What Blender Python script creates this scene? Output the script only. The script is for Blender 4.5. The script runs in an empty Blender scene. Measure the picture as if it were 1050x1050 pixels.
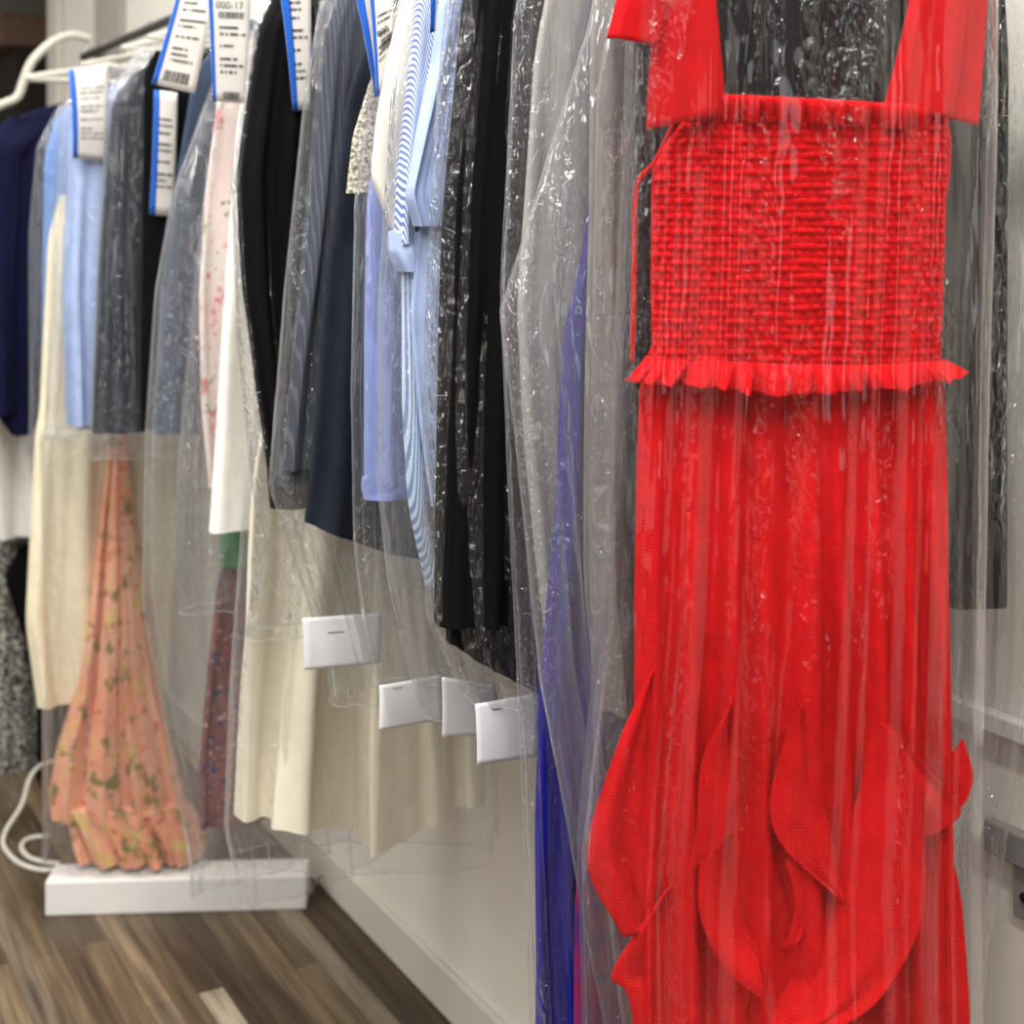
import bpy, math, random
import numpy as np
from mathutils import Vector

S = bpy.context.scene
COL = S.collection
F, CX, HY, H = 1500.0, 525.0, 230.0, 1.65        # focal length in pixels, principal point, camera height
TH = math.atan(0.56)                             # the rail runs away to the left at this angle
R_ = np.array([-math.sin(TH), math.cos(TH)])     # along the rail, away from the camera
W_ = np.array([math.cos(TH), math.sin(TH)])      # across, towards the wall
RAIL_W, WALL_W, RAIL_Z = 1.06, 1.38, 2.17
RNG = np.random.RandomState(7)

# ------------------------------------------------------------------ helpers
def lin(c):
    out = []
    for v in c:
        v = v / 255.0
        out.append(v / 12.92 if v <= 0.04045 else ((v + 0.055) / 1.055) ** 2.4)
    return tuple(out) + (1.0,)

def aw(a, w, z=0.0):
    p = a * R_ + w * W_
    return Vector((p[0], p[1], z))

def tag(o, label=None, cat=None, group=None, kind=None):
    if label: o['label'] = label
    if cat: o['category'] = cat
    if group: o['group'] = group
    if kind: o['kind'] = kind
    return o

def smooth(e0, e1, x):
    t = np.clip((x - e0) / (e1 - e0 + 1e-9), 0, 1)
    return t * t * (3 - 2 * t)

_P = np.random.RandomState(3).rand(64, 64)
def vnoise(x, y):
    """smooth 2-d value noise, about -1..1"""
    x = np.asarray(x, float); y = np.asarray(y, float)
    xi = np.floor(x).astype(int); yi = np.floor(y).astype(int)
    fx = x - xi; fy = y - yi
    fx = fx * fx * (3 - 2 * fx); fy = fy * fy * (3 - 2 * fy)
    g = lambda i, j: _P[i % 64, j % 64]
    a = g(xi, yi) * (1 - fx) + g(xi + 1, yi) * fx
    b = g(xi, yi + 1) * (1 - fx) + g(xi + 1, yi + 1) * fx
    return (a * (1 - fy) + b * fy) * 2 - 1

class Frame:
    """A vertical hanging plane: local x along the garment's width, -y towards the viewer."""
    def __init__(self, a, w=RAIL_W, yaw=0.0):
        p = a * R_ + w * W_
        self.O = p
        ang = TH + math.radians(yaw)
        self.ang = ang
        self.d = np.array([math.cos(ang), math.sin(ang)])
        self.z0 = RAIL_Z
    def at(self, px, py, n=0.0):
        """local (x, y, z) on this plane (n metres in front of it) seen along a direction of the photo"""
        nx, ny = math.sin(self.ang), -math.cos(self.ang)
        ox, oy = self.O[0] + nx * n, self.O[1] + ny * n
        t = (px - CX) / F
        u = (t * oy - ox) / (self.d[0] - t * self.d[1])
        Y = oy + self.d[1] * u
        return u, H + (HY - py) / F * Y
    def place(self, o):
        o.location = (self.O[0], self.O[1], self.z0)
        o.rotation_euler = (0, 0, self.ang)

def mesh_obj(name, verts, faces, mat, parent=None, frame=None, smooth_shade=True, solid=0.0, subdiv=0, offset=0.0):
    me = bpy.data.meshes.new(name)
    verts = [tuple(map(float, v)) for v in verts]
    me.from_pydata(verts, [], faces)
    me.update()
    if smooth_shade:
        me.polygons.foreach_set('use_smooth', [True] * len(me.polygons))
    if mat: me.materials.append(mat)
    o = bpy.data.objects.new(name, me)
    COL.objects.link(o)
    if parent is not None: o.parent = parent
    elif frame is not None: frame.place(o)
    if solid:
        m = o.modifiers.new('thickness', 'SOLIDIFY'); m.thickness = solid; m.offset = offset
    if subdiv:
        m = o.modifiers.new('smooth', 'SUBSURF'); m.levels = m.render_levels = subdiv
    return o

def empty(name, frame=None, loc=None, rz=0):
    o = bpy.data.objects.new(name, None)
    COL.objects.link(o)
    o.empty_display_size = 0.1
    if frame is not None: frame.place(o)
    else:
        o.location = loc; o.rotation_euler = (0, 0, rz)
    return o

def grid_faces(nr, nc, closed):
    f = []
    for i in range(nr - 1):
        b = i * nc
        for j in range(nc - 1 + (1 if closed else 0)):
            j2 = (j + 1) % nc
            f.append((b + j, b + j2, b + nc + j2, b + nc + j))
    return f

def resample(fr, rows, M, sm=3):
    """rows: (py, pxL, pxR or None, width or None, pyR or None) -> uL,zL,uR,zR with M samples"""
    out = []
    for r in rows:
        py, pl = r[0], r[1]
        uL, zL = fr.at(pl, py)
        if r[2] is not None:
            uR, zR = fr.at(r[2], r[4] if len(r) > 4 and r[4] is not None else py)
            if len(r) > 3 and r[3] == 'level': zR = zL
        else:
            uR, zR = uL + r[3], zL
            if len(r) > 4 and r[4] is not None: zR = zL + r[4]
        out.append((uL, zL, uR, zR))
    A = np.array(out)
    d = np.concatenate([[0], np.cumsum(np.maximum(np.abs(np.diff(A[:, 1])), 1e-4))])
    t = np.linspace(0, d[-1], M)
    B = np.stack([np.interp(t, d, A[:, k]) for k in range(4)], 1)
    for k in (0, 2):
        for _ in range(sm):
            c = B[:, k].copy()
            c[1:-1] = (B[:-2, k] + 2 * B[1:-1, k] + B[2:, k]) / 4
            B[:, k] = c
    return B

def tube_verts(B, N, thick, fold=0.01, nf=5.0, seed=0, crease=0.0, n0=0.0, hem=None, flare=1.0, drift=0.6, edge=0.5, top_close=0.12, fine=0.0):
    """closed sleeve of cloth or film following the outline B; y is -n"""
    rs = np.random.RandomState(seed)
    M = len(B)
    t = np.linspace(0, 1, M)[:, None]
    ph = np.linspace(0, 2 * math.pi, N, endpoint=False)[None, :]
    # even spacing across the width, rounded sides
    c = np.sign(np.cos(ph)) * np.abs(np.cos(ph)) ** 0.75
    s = (1 - c) / 2                                            # 0 = left when c=+1 is left
    side = np.sin(ph)
    prof = np.sign(side) * np.abs(side) ** edge
    uL, zL, uR, zR = [B[:, k][:, None] for k in range(4)]
    u = uL + (uR - uL) * s
    z = zL + (zR - zL) * s
    tk = thick * (0.25 + 0.75 * smooth(0, top_close, t))
    amp = fold * (0.15 + 0.85 * smooth(0.05, 0.9, t) ** flare)
    fsum = 0
    for k in range(4):
        fr = nf * (0.55 + 0.45 * k + 0.25 * rs.rand())
        p0 = rs.rand() * 6.28
        d1 = drift * rs.randn()
        a = np.sin(2 * math.pi * fr * s + p0 + d1 * t * 3 + 0.7 * vnoise(s * 2 + k * 7 + seed, t * 2.5))
        fsum = fsum + a / (1 + 0.7 * k)
    if crease:
        fc = 0
        for k in range(3):
            fr = nf * (0.9 + 0.9 * k); p0 = rs.rand() * 6.28
            a = 1 - 2 * np.abs(np.sin(math.pi * fr * s + p0 + 1.1 * vnoise(s * 1.5 + 3 * k + seed, t * 2.0 + 5 * k)))
            fc = fc + a / (1 + 0.8 * k)
        fsum = fsum * (1 - crease) + fc * crease
    bodyw = np.abs(side) ** 0.35
    n = n0 + tk * prof + amp * fsum * (0.35 + 0.65 * bodyw)
    u = u + 0.35 * amp * np.cos(fsum * 2 + s * 9) * bodyw
    if fine:
        n = n + fine * vnoise(s * 40 + seed, t * 60) + 0.6 * fine * vnoise(s * 90, t * 110 + seed)
    if hem is not None:
        z = z + hem(s) * smooth(0.55, 1.0, t)
    V = np.stack([u + 0 * t, -n + 0 * u, z + 0 * u], -1)
    return V.reshape(-1, 3)

def tube(name, fr, rows, mat, parent=None, M=70, N=96, thick=0.02, solid=0.0, sm=3, n0=0.0, **kw):
    B = resample(fr, rows, M, sm)
    p0 = fr.O @ W_; k_ = max(1e-3, fr.d @ W_)                  # stay clear of the wall
    lim = (WALL_W - 0.03 - p0) / k_
    B[:, 2] = np.minimum(B[:, 2], lim)
    V = tube_verts(B, N, thick, n0=n0, **kw)
    V[:, 2] -= fr.z0
    o = mesh_obj(name, V, grid_faces(M, N, True), mat, parent, fr, solid=solid)
    return o

# ------------------------------------------------------------------ materials
def newmat(name):
    m = bpy.data.materials.new(name); m.use_nodes = True
    nt = m.node_tree; nt.nodes.clear()
    out = nt.nodes.new('ShaderNodeOutputMaterial')
    return m, nt, out

def N_(nt, kind, **kw):
    n = nt.nodes.new(kind)
    for k, v in kw.items():
        if hasattr(n, k) and not k.startswith('i_'): setattr(n, k, v)
        else: n.inputs[k[2:] if k.startswith('i_') else k].default_value = v
    return n

def coords(nt, scale=(1, 1, 1), rot=(0, 0, 0)):
    tc = nt.nodes.new('ShaderNodeTexCoord'); mp = nt.nodes.new('ShaderNodeMapping')
    mp.inputs['Scale'].default_value = scale; mp.inputs['Rotation'].default_value = rot
    nt.links.new(tc.outputs['Object'], mp.inputs['Vector'])
    return mp.outputs['Vector']

def ramp(nt, src, stops, interp='LINEAR'):
    r = nt.nodes.new('ShaderNodeValToRGB'); r.color_ramp.interpolation = interp
    els = r.color_ramp.elements
    while len(els) < len(stops): els.new(0.5)
    for e, (p, c) in zip(els, stops):
        e.position = p; e.color = c if len(c) == 4 else tuple(c) + (1,)
    nt.links.new(src, r.inputs['Fac'])
    return r.outputs['Color']

def weave_height(nt, scale=900.0, weight=0.5):
    v = coords(nt)
    w1 = N_(nt, 'ShaderNodeTexWave', bands_direction='X', i_Scale=scale, i_Distortion=3.5, i_Detail=3.0); nt.links.new(v, w1.inputs['Vector'])
    w2 = N_(nt, 'ShaderNodeTexWave', bands_direction='Z', i_Scale=scale, i_Distortion=3.5, i_Detail=3.0); nt.links.new(v, w2.inputs['Vector'])
    ad = N_(nt, 'ShaderNodeMath', operation='ADD'); nt.links.new(w1.outputs['Fac'], ad.inputs[0]); nt.links.new(w2.outputs['Fac'], ad.inputs[1])
    return ad.outputs[0]

def fabric(name, rgb, vary=0.12, rough=0.9, bump=0.25, scale=260.0, wrinkle=0.25, sheen=0.0, spec=0.2, color_src=None, wr_scale=(14, 14, 5)):
    m, nt, out = newmat(name)
    b = nt.nodes.new('ShaderNodeBsdfPrincipled')
    b.inputs['Roughness'].default_value = rough
    b.inputs['Specular IOR Level'].default_value = spec
    if sheen: b.inputs['Sheen Weight'].default_value = sheen
    base = lin(rgb)
    if color_src is None:
        nz = N_(nt, 'ShaderNodeTexNoise', i_Scale=1.0, i_Detail=5.0)
        nt.links.new(coords(nt, (45, 45, 30)), nz.inputs['Vector'])
        dark = tuple(c * (1 - vary) for c in base[:3]) + (1,)
        lite = tuple(min(1, c * (1 + vary)) for c in base[:3]) + (1,)
        col = ramp(nt, nz.outputs['Fac'], [(0.3, dark), (0.7, lite)])
    else:
        col = color_src(nt)
    nt.links.new(col, b.inputs['Base Color'])
    wv = weave_height(nt, scale)
    wr = N_(nt, 'ShaderNodeTexNoise', i_Scale=1.0, i_Detail=4.0, i_Roughness=0.55)
    nt.links.new(coords(nt, wr_scale), wr.inputs['Vector'])
    b1 = N_(nt, 'ShaderNodeBump', i_Strength=bump, i_Distance=0.001); nt.links.new(wv, b1.inputs['Height'])
    b2 = N_(nt, 'ShaderNodeBump', i_Strength=wrinkle, i_Distance=0.02); nt.links.new(wr.outputs['Fac'], b2.inputs['Height'])
    nt.links.new(b1.outputs['Normal'], b2.inputs['Normal'])
    nt.links.new(b2.outputs['Normal'], b.inputs['Normal'])
    nt.links.new(b.outputs['BSDF'], out.inputs['Surface'])
    return m

def film(name, haze=0.05, edge=0.35, crinkle=0.5, tint=(0.97, 0.975, 0.98), rough=0.035, hz=(0.80, 0.81, 0.82), seed=0.0, sc=(30, 30, 7), lo=0.52, ep=3.0, base=0.045, crumple=0.9):
    """thin clear polythene: transparent, a little milky, glossy, more milky where the sheet is seen edge-on"""
    m, nt, out = newmat(name)
    L = nt.links.new
    # facets of crumpled film, drawn out downwards
    vz = coords(nt, sc, (0, 0, 0)); va = N_(nt, 'ShaderNodeVectorMath', operation='ADD'); va.inputs[1].default_value = (seed, seed * 1.7, seed * 0.6)
    L(vz, va.inputs[0])
    wob = N_(nt, 'ShaderNodeTexNoise', i_Scale=1.3, i_Detail=2.0); L(va.outputs[0], wob.inputs['Vector'])
    mx = N_(nt, 'ShaderNodeVectorMath', operation='MULTIPLY_ADD'); mx.inputs[1].default_value = (0.9, 0.9, 0.9)
    L(wob.outputs['Color'], mx.inputs[0]); L(va.outputs[0], mx.inputs[2])
    v1 = N_(nt, 'ShaderNodeTexVoronoi', feature='DISTANCE_TO_EDGE', i_Scale=1.0); L(mx.outputs[0], v1.inputs['Vector'])
    # crumpled patches strung out in upright bands, smooth film between them
    vc = coords(nt, (52, 52, 30)); v2 = N_(nt, 'ShaderNodeTexVoronoi', feature='DISTANCE_TO_EDGE', i_Scale=1.0)
    w2 = N_(nt, 'ShaderNodeTexNoise', i_Scale=0.7, i_Detail=3.0); L(vc, w2.inputs['Vector'])
    m3 = N_(nt, 'ShaderNodeVectorMath', operation='MULTIPLY_ADD'); m3.inputs[1].default_value = (2.2, 2.2, 2.2); L(w2.outputs['Color'], m3.inputs[0]); L(vc, m3.inputs[2])
    L(m3.outputs[0], v2.inputs['Vector'])
    vm = coords(nt, (28, 28, 2.6)); vm2 = N_(nt, 'ShaderNodeVectorMath', operation='ADD'); vm2.inputs[1].default_value = (seed * 2.3, seed, seed * 1.3); L(vm, vm2.inputs[0])
    msk = N_(nt, 'ShaderNodeTexNoise', i_Scale=1.0, i_Detail=2.0); L(vm2.outputs[0], msk.inputs['Vector'])
    mr = N_(nt, 'ShaderNodeMapRange'); mr.inputs['From Min'].default_value = lo; mr.inputs['From Max'].default_value = lo + 0.14; L(msk.outputs['Fac'], mr.inputs['Value'])
    m2 = N_(nt, 'ShaderNodeMath', operation='MULTIPLY'); L(v2.outputs['Distance'], m2.inputs[0]); L(mr.outputs['Result'], m2.inputs[1])
    m4 = N_(nt, 'ShaderNodeMath', operation='MULTIPLY'); m4.inputs[1].default_value = crumple; L(m2.outputs[0], m4.inputs[0])
    ad = N_(nt, 'ShaderNodeMath', operation='MULTIPLY_ADD'); ad.inputs[1].default_value = 0.55
    L(v1.outputs['Distance'], ad.inputs[0]); L(m4.outputs[0], ad.inputs[2])
    bp = N_(nt, 'ShaderNodeBump', i_Strength=crinkle, i_Distance=0.02); L(ad.outputs[0], bp.inputs['Height'])
    tr = N_(nt, 'ShaderNodeBsdfTransparent'); tr.inputs['Color'].default_value = tint + (1,)
    df = N_(nt, 'ShaderNodeBsdfDiffuse'); df.inputs['Color'].default_value = hz + (1,); L(bp.outputs['Normal'], df.inputs['Normal'])
    tl = N_(nt, 'ShaderNodeBsdfTranslucent'); tl.inputs['Color'].default_value = hz + (1,); L(bp.outputs['Normal'], tl.inputs['Normal'])
    dm = N_(nt, 'ShaderNodeMixShader'); dm.inputs[0].default_value = 0.4; L(df.outputs[0], dm.inputs[1]); L(tl.outputs[0], dm.inputs[2])
    lw = N_(nt, 'ShaderNodeLayerWeight', i_Blend=0.5); L(bp.outputs['Normal'], lw.inputs['Normal'])
    pw = N_(nt, 'ShaderNodeMath', operation='POWER'); pw.inputs[1].default_value = ep; L(lw.outputs['Facing'], pw.inputs[0])
    hf = N_(nt, 'ShaderNodeMath', operation='MULTIPLY_ADD'); hf.inputs[1].default_value = edge; hf.inputs[2].default_value = haze; L(pw.outputs[0], hf.inputs[0])
    b1 = N_(nt, 'ShaderNodeMixShader'); L(hf.outputs[0], b1.inputs[0]); L(tr.outputs[0], b1.inputs[1]); L(dm.outputs[0], b1.inputs[2])
    gl = N_(nt, 'ShaderNodeBsdfGlossy', i_Roughness=rough + 0.04); gl.inputs['Color'].default_value = (1, 1, 1, 1); L(bp.outputs['Normal'], gl.inputs['Normal'])
    ge = nt.nodes.new('ShaderNodeNewGeometry')                # Schlick reflectance of a thin sheet, the same from both sides
    dt = N_(nt, 'ShaderNodeVectorMath', operation='DOT_PRODUCT'); L(ge.outputs['Incoming'], dt.inputs[0]); L(bp.outputs['Normal'], dt.inputs[1])
    ab = N_(nt, 'ShaderNodeMath', operation='ABSOLUTE'); L(dt.outputs['Value'], ab.inputs[0])
    om = N_(nt, 'ShaderNodeMath', operation='SUBTRACT', use_clamp=True); om.inputs[0].default_value = 1.0; L(ab.outputs[0], om.inputs[1])
    p5 = N_(nt, 'ShaderNodeMath', operation='POWER'); p5.inputs[1].default_value = 5.0; L(om.outputs[0], p5.inputs[0])
    fr = N_(nt, 'ShaderNodeMath', operation='MULTIPLY_ADD'); fr.inputs[1].default_value = 0.75; fr.inputs[2].default_value = base; L(p5.outputs[0], fr.inputs[0])
    b2 = N_(nt, 'ShaderNodeMixShader'); L(fr.outputs[0], b2.inputs[0]); L(b1.outputs[0], b2.inputs[1]); L(gl.outputs[0], b2.inputs[2])
    L(b2.outputs[0], out.inputs['Surface'])
    return m

def plain(name, rgb, rough=0.5, spec=0.4, metal=0.0, vary=0.04, sc=30.0, bump=0.0):
    m, nt, out = newmat(name)
    b = nt.nodes.new('ShaderNodeBsdfPrincipled')
    b.inputs['Roughness'].default_value = rough; b.inputs['Metallic'].default_value = metal
    b.inputs['Specular IOR Level'].default_value = spec
    nz = N_(nt, 'ShaderNodeTexNoise', i_Scale=sc, i_Detail=4.0); nt.links.new(coords(nt), nz.inputs['Vector'])
    c = lin(rgb)
    col = ramp(nt, nz.outputs['Fac'], [(0.3, tuple(x * (1 - vary) for x in c[:3]) + (1,)), (0.7, tuple(min(1, x * (1 + vary)) for x in c[:3]) + (1,))])
    nt.links.new(col, b.inputs['Base Color'])
    if bump:
        bp = N_(nt, 'ShaderNodeBump', i_Strength=bump, i_Distance=0.002); nt.links.new(nz.outputs['Fac'], bp.inputs['Height']); nt.links.new(bp.outputs['Normal'], b.inputs['Normal'])
    nt.links.new(b.outputs['BSDF'], out.inputs['Surface'])
    return m

def src_stripes(c1, c2, freq, rot=(0, 0, 0), cut=0.5):
    def f(nt):
        w = N_(nt, 'ShaderNodeTexWave', bands_direction='X', i_Scale=freq, i_Distortion=0.3)
        nt.links.new(coords(nt, (1, 0.2, 1), rot), w.inputs['Vector'])
        return ramp(nt, w.outputs['Fac'], [(cut - 0.12, lin(c1)), (cut + 0.12, lin(c2))])
    return f

def src_blotch(stops, scale, detail=3.0, interp='LINEAR', sc=(1, 1, 1)):
    def f(nt):
        nz = N_(nt, 'ShaderNodeTexNoise', i_Scale=scale, i_Detail=detail, i_Roughness=0.6)
        nt.links.new(coords(nt, sc), nz.inputs['Vector'])
        return ramp(nt, nz.outputs['Fac'], [(p, lin(c)) for p, c in stops], interp)
    return f

def src_floral(base, spots, scale):
    def f(nt):
        L = nt.links.new
        v = coords(nt)
        cur = None
        nz = N_(nt, 'ShaderNodeTexNoise', i_Scale=scale * 0.35, i_Detail=3.0); L(v, nz.inputs['Vector'])
        cur = ramp(nt, nz.outputs['Fac'], [(0.35, lin(base[0])), (0.65, lin(base[1]))])
        for i, (c, lo, hi, sc) in enumerate(spots):
            mp = N_(nt, 'ShaderNodeVectorMath', operation='ADD'); mp.inputs[1].default_value = (3.1 * i + 1, 1.7 * i, 2.3 * i); L(v, mp.inputs[0])
            n2 = N_(nt, 'ShaderNodeTexNoise', i_Scale=scale * sc, i_Detail=2.5, i_Roughness=0.6); L(mp.outputs[0], n2.inputs['Vector'])
            fac = ramp(nt, n2.outputs['Fac'], [(lo, (0, 0, 0, 1)), (hi, (1, 1, 1, 1))])
            mx = N_(nt, 'ShaderNodeMix', data_type='RGBA'); L(fac, mx.inputs['Factor']); L(cur, mx.inputs['A']); mx.inputs['B'].default_value = lin(c)
            cur = mx.outputs['Result']
        return cur
    return f

M = {}
M['red'] = fabric('red crinkled gauze', (203, 17, 23), vary=0.12, bump=0.5, scale=95, wrinkle=0.16, spec=0.1, rough=1.0)
M['red_plain'] = fabric('red woven cotton', (205, 20, 26), vary=0.1, bump=0.5, scale=420, wrinkle=0.15, spec=0.15, rough=0.95)
M['black'] = fabric('black suiting', (7, 8, 10), vary=0.3, wrinkle=0.35, rough=0.85, spec=0.12)
M['black_soft'] = fabric('soft black cloth', (5, 5, 7), vary=0.3, wrinkle=0.45, rough=0.8, spec=0.12)
M['navy'] = fabric('navy wool', (12, 14, 48), vary=0.25)
M['charcoal'] = fabric('charcoal pinstripe', (72, 76, 84), color_src=src_stripes((66, 70, 80), (90, 94, 104), 55.0, cut=0.85))
M['darknavy'] = fabric('dark slate shirting', (30, 36, 46), vary=0.2)
M['slate'] = fabric('slate blue shirting', (58, 72, 92), vary=0.2)
M['periwinkle'] = fabric('periwinkle cotton', (140, 152, 208), vary=0.08)
M['skyblue'] = fabric('sky blue cotton', (120, 160, 222), vary=0.08)
M['paleblue'] = fabric('pale blue chambray', (168, 186, 224), vary=0.1)
M['stripe'] = fabric('blue and white striped cotton', (120, 140, 190), color_src=src_stripes((104, 122, 172), (210, 219, 238), 130.0, (0, 0.17, 0)))
M['stripe_v'] = fabric('fine blue striped cotton', (120, 140, 190), color_src=src_stripes((124, 150, 192), (205, 220, 240), 105.0))
M['royal'] = fabric('royal blue satin', (10, 16, 136), vary=0.12, rough=0.45, spec=0.4, wrinkle=0.35)
M['violet'] = fabric('purple and magenta print', (90, 40, 110), color_src=src_blotch([(0.3, (40, 40, 110)), (0.5, (120, 40, 110)), (0.7, (150, 30, 60))], 26.0))
M['taupe'] = fabric('grey taupe chiffon', (140, 134, 130), vary=0.12, wrinkle=0.35, wr_scale=(40, 40, 3))
M['grey_slip'] = fabric('light grey satin', (168, 166, 160), vary=0.1, wrinkle=0.35, wr_scale=(40, 40, 4))
M['cream'] = fabric('cream twill', (238, 230, 208), vary=0.05, wrinkle=0.2)
M['ivory'] = fabric('ivory crepe', (240, 230, 200), vary=0.06, wrinkle=0.3)
M['blouse'] = fabric('off-white crepe', (234, 229, 215), vary=0.05, wrinkle=0.3)
M['white'] = fabric('white cotton', (240, 238, 232), vary=0.04, wrinkle=0.3)
M['lace'] = fabric('cream lace', (226, 218, 196), wrinkle=0.9, wr_scale=(160, 160, 140), color_src=src_blotch([(0.42, (150, 138, 116)), (0.55, (236, 230, 212))], 190.0))
M['blush'] = fabric('pale pink floral voile', (236, 214, 210), color_src=src_floral(((232, 224, 216), (238, 214, 208)), [((226, 140, 146), 0.58, 0.66, 1.2), ((134, 160, 100), 0.62, 0.68, 1.6)], 22.0))
M['peach'] = fabric('peach floral chiffon', (240, 170, 140), wrinkle=0.4, color_src=src_floral(((238, 158, 124), (244, 186, 158)), [((226, 196, 120), 0.56, 0.66, 1.0), ((204, 96, 80), 0.60, 0.70, 1.7), ((132, 122, 66), 0.55, 0.66, 1.3)], 17.0))
M['paisley'] = fabric('wine and blue small print', (110, 70, 80), color_src=src_floral(((120, 70, 70), (150, 96, 90)), [((60, 66, 110), 0.54, 0.62, 2.2), ((206, 170, 160), 0.62, 0.68, 2.6)], 30.0))
M['green'] = fabric('green cotton', (66, 150, 90), vary=0.12)
M['tweed'] = fabric('black and white tweed', (90, 90, 86), color_src=src_blotch([(0.40, (20, 20, 22)), (0.50, (110, 108, 100)), (0.60, (206, 204, 194))], 95.0, 3.0))
M['paper'] = plain('white paper', (236, 236, 238), rough=0.7, spec=0.25, vary=0.02)
M['ticket'] = plain('ticket paper', (228, 224, 218), rough=0.7, spec=0.25, vary=0.03)
M['blue_ink'] = plain('blue print stripe', (20, 96, 200), rough=0.6, vary=0.03)
M['ink'] = plain('black print', (40, 40, 42), rough=0.7, vary=0.05)
M['steel'] = plain('steel wire', (170, 170, 170), rough=0.35, metal=1.0)
M['darksteel'] = plain('dark steel tube', (70, 68, 64), rough=0.4, metal=0.8)
M['white_plastic'] = plain('white plastic', (206, 201, 188), rough=0.4, vary=0.02)
M['white_metal'] = plain('white enamel', (238, 236, 232), rough=0.35, vary=0.02)
M['grey_metal'] = plain('brushed grey bracket', (176, 174, 170), rough=0.4, metal=0.5)
M['wall'] = plain('cream wall paint', (240, 235, 224), rough=0.75, spec=0.25, vary=0.025, sc=2.5, bump=0.05)
M['trim'] = plain('white gloss trim', (224, 218, 206), rough=0.4, vary=0.02)
M['ceiling'] = plain('ceiling paint', (150, 148, 144), rough=0.9, vary=0.02)
M['grey_wall'] = plain('grey partition', (176, 170, 162), rough=0.8, vary=0.03, sc=3)
M['taupe_wall'] = plain('dark taupe wall paint', (112, 106, 98), rough=0.8, vary=0.03, sc=3)
M['dark_wood'] = plain('dark brown cabinet', (46, 36, 26), rough=0.5, vary=0.2)
M['wood_top'] = plain('brown wood top', (128, 100, 80), rough=0.5, vary=0.15)
M['film'] = film('clear film', haze=0.04, edge=0.6, crinkle=0.45, seed=0.0, crumple=1.6, base=0.06, lo=0.49)
M['film_red'] = film('clear film over red', haze=0.003, edge=0.2, crinkle=0.40, seed=4.0, sc=(14, 14, 1.6), lo=0.54, base=0.032, crumple=1.7)
M['film_milky'] = film('milky film', haze=0.06, edge=0.6, crinkle=0.5, seed=9.0, sc=(26, 26, 4), crumple=1.6, lo=0.49, base=0.06)
M['film_crumpled'] = film('crumpled film', haze=0.025, edge=0.5, crinkle=0.55, seed=13.0, sc=(26, 26, 4), lo=0.48, crumple=1.9, base=0.045)
M['film_coat'] = film('crackled film', haze=0.02, edge=0.45, crinkle=0.6, seed=17.0, sc=(30, 30, 6), lo=0.39, crumple=2.0, base=0.055)
M['film_edge'] = film('heat-cut film edge', haze=0.22, edge=0.5, crinkle=0.1, seed=2.0)

def floor_mat():
    m, nt, out = newmat('weathered plank floor')
    L = nt.links.new
    b = nt.nodes.new('ShaderNodeBsdfPrincipled'); b.inputs['Roughness'].default_value = 0.42; b.inputs['Specular IOR Level'].default_value = 0.35
    v = coords(nt, (1, 1, 1))
    br = N_(nt, 'ShaderNodeTexBrick', offset=0.37, i_Scale=1.0)
    br.inputs['Mortar Size'].default_value = 0.0015; br.inputs['Brick Width'].default_value = 0.9; br.inputs['Row Height'].default_value = 0.055
    br.inputs['Color1'].default_value = (0, 0, 0, 1); br.inputs['Color2'].default_value = (1, 1, 1, 1); br.inputs['Mortar'].default_value = (0.1, 0.1, 0.1, 1); br.inputs['Bias'].default_value = 0
    L(v, br.inputs['Vector'])
    base = ramp(nt, br.outputs['Color'], [(0.0, lin((66, 52, 38))), (0.3, lin((100, 84, 64))), (0.55, lin((132, 114, 90))), (0.8, lin((82, 66, 50))), (1.0, lin((196, 184, 162)))])
    gr = N_(nt, 'ShaderNodeTexNoise', i_Scale=1.0, i_Detail=7.0, i_Roughness=0.65); L(coords(nt, (2.5, 45, 1)), gr.inputs['Vector'])
    g = ramp(nt, gr.outputs['Fac'], [(0.3, (0.25, 0.23, 0.21, 1)), (0.52, (0.85, 0.83, 0.8, 1)), (0.7, (1.4, 1.38, 1.34, 1))])
    mx = N_(nt, 'ShaderNodeMix', data_type='RGBA', blend_type='MULTIPLY'); mx.inputs['Factor'].default_value = 1.0
    L(base, mx.inputs['A']); L(g, mx.inputs['B'])
    L(mx.outputs['Result'], b.inputs['Base Color'])
    bp = N_(nt, 'ShaderNodeBump', i_Strength=0.15, i_Distance=0.002); L(gr.outputs['Fac'], bp.inputs['Height']); L(bp.outputs['Normal'], b.inputs['Normal'])
    L(b.outputs[0], out.inputs['Surface'])
    return m
M['floor'] = floor_mat()

# ------------------------------------------------------------------ the room (rail axes: x along the rail, y across)
def box_pts(x0, x1, y0, y1, z0, z1):
    v = [(x, y, z) for x in (x0, x1) for y in (y0, y1) for z in (z0, z1)]
    f = [(0, 1, 3, 2), (4, 6, 7, 5), (0, 4, 5, 1), (2, 3, 7, 6), (0, 2, 6, 4), (1, 5, 7, 3)]
    return v, f

def bevel(o, w=0.004, seg=2):
    m = o.modifiers.new('bevel', 'BEVEL'); m.width = w; m.segments = seg; m.limit_method = 'ANGLE'
    return o

RZ = math.atan2(R_[1], R_[0])
def room_box(name, a0, a1, w0, w1, z0, z1, mat, bev=0.0, parent=None):
    """box in rail coordinates; local x = along the rail, local y = away from the wall"""
    v, f = box_pts(a0, a1, -w1, -w0, z0, z1)
    cx, cy, cz = (a0 + a1) / 2, -(w0 + w1) / 2, z0
    v = [(x - cx, y - cy, z - cz) for x, y, z in v]
    o = mesh_obj(name, v, f, mat, None, None, smooth_shade=False)
    o.location = aw(cx, -cy, cz)
    o.rotation_euler = (0, 0, RZ)
    if bev: bevel(o, bev)
    return o

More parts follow.
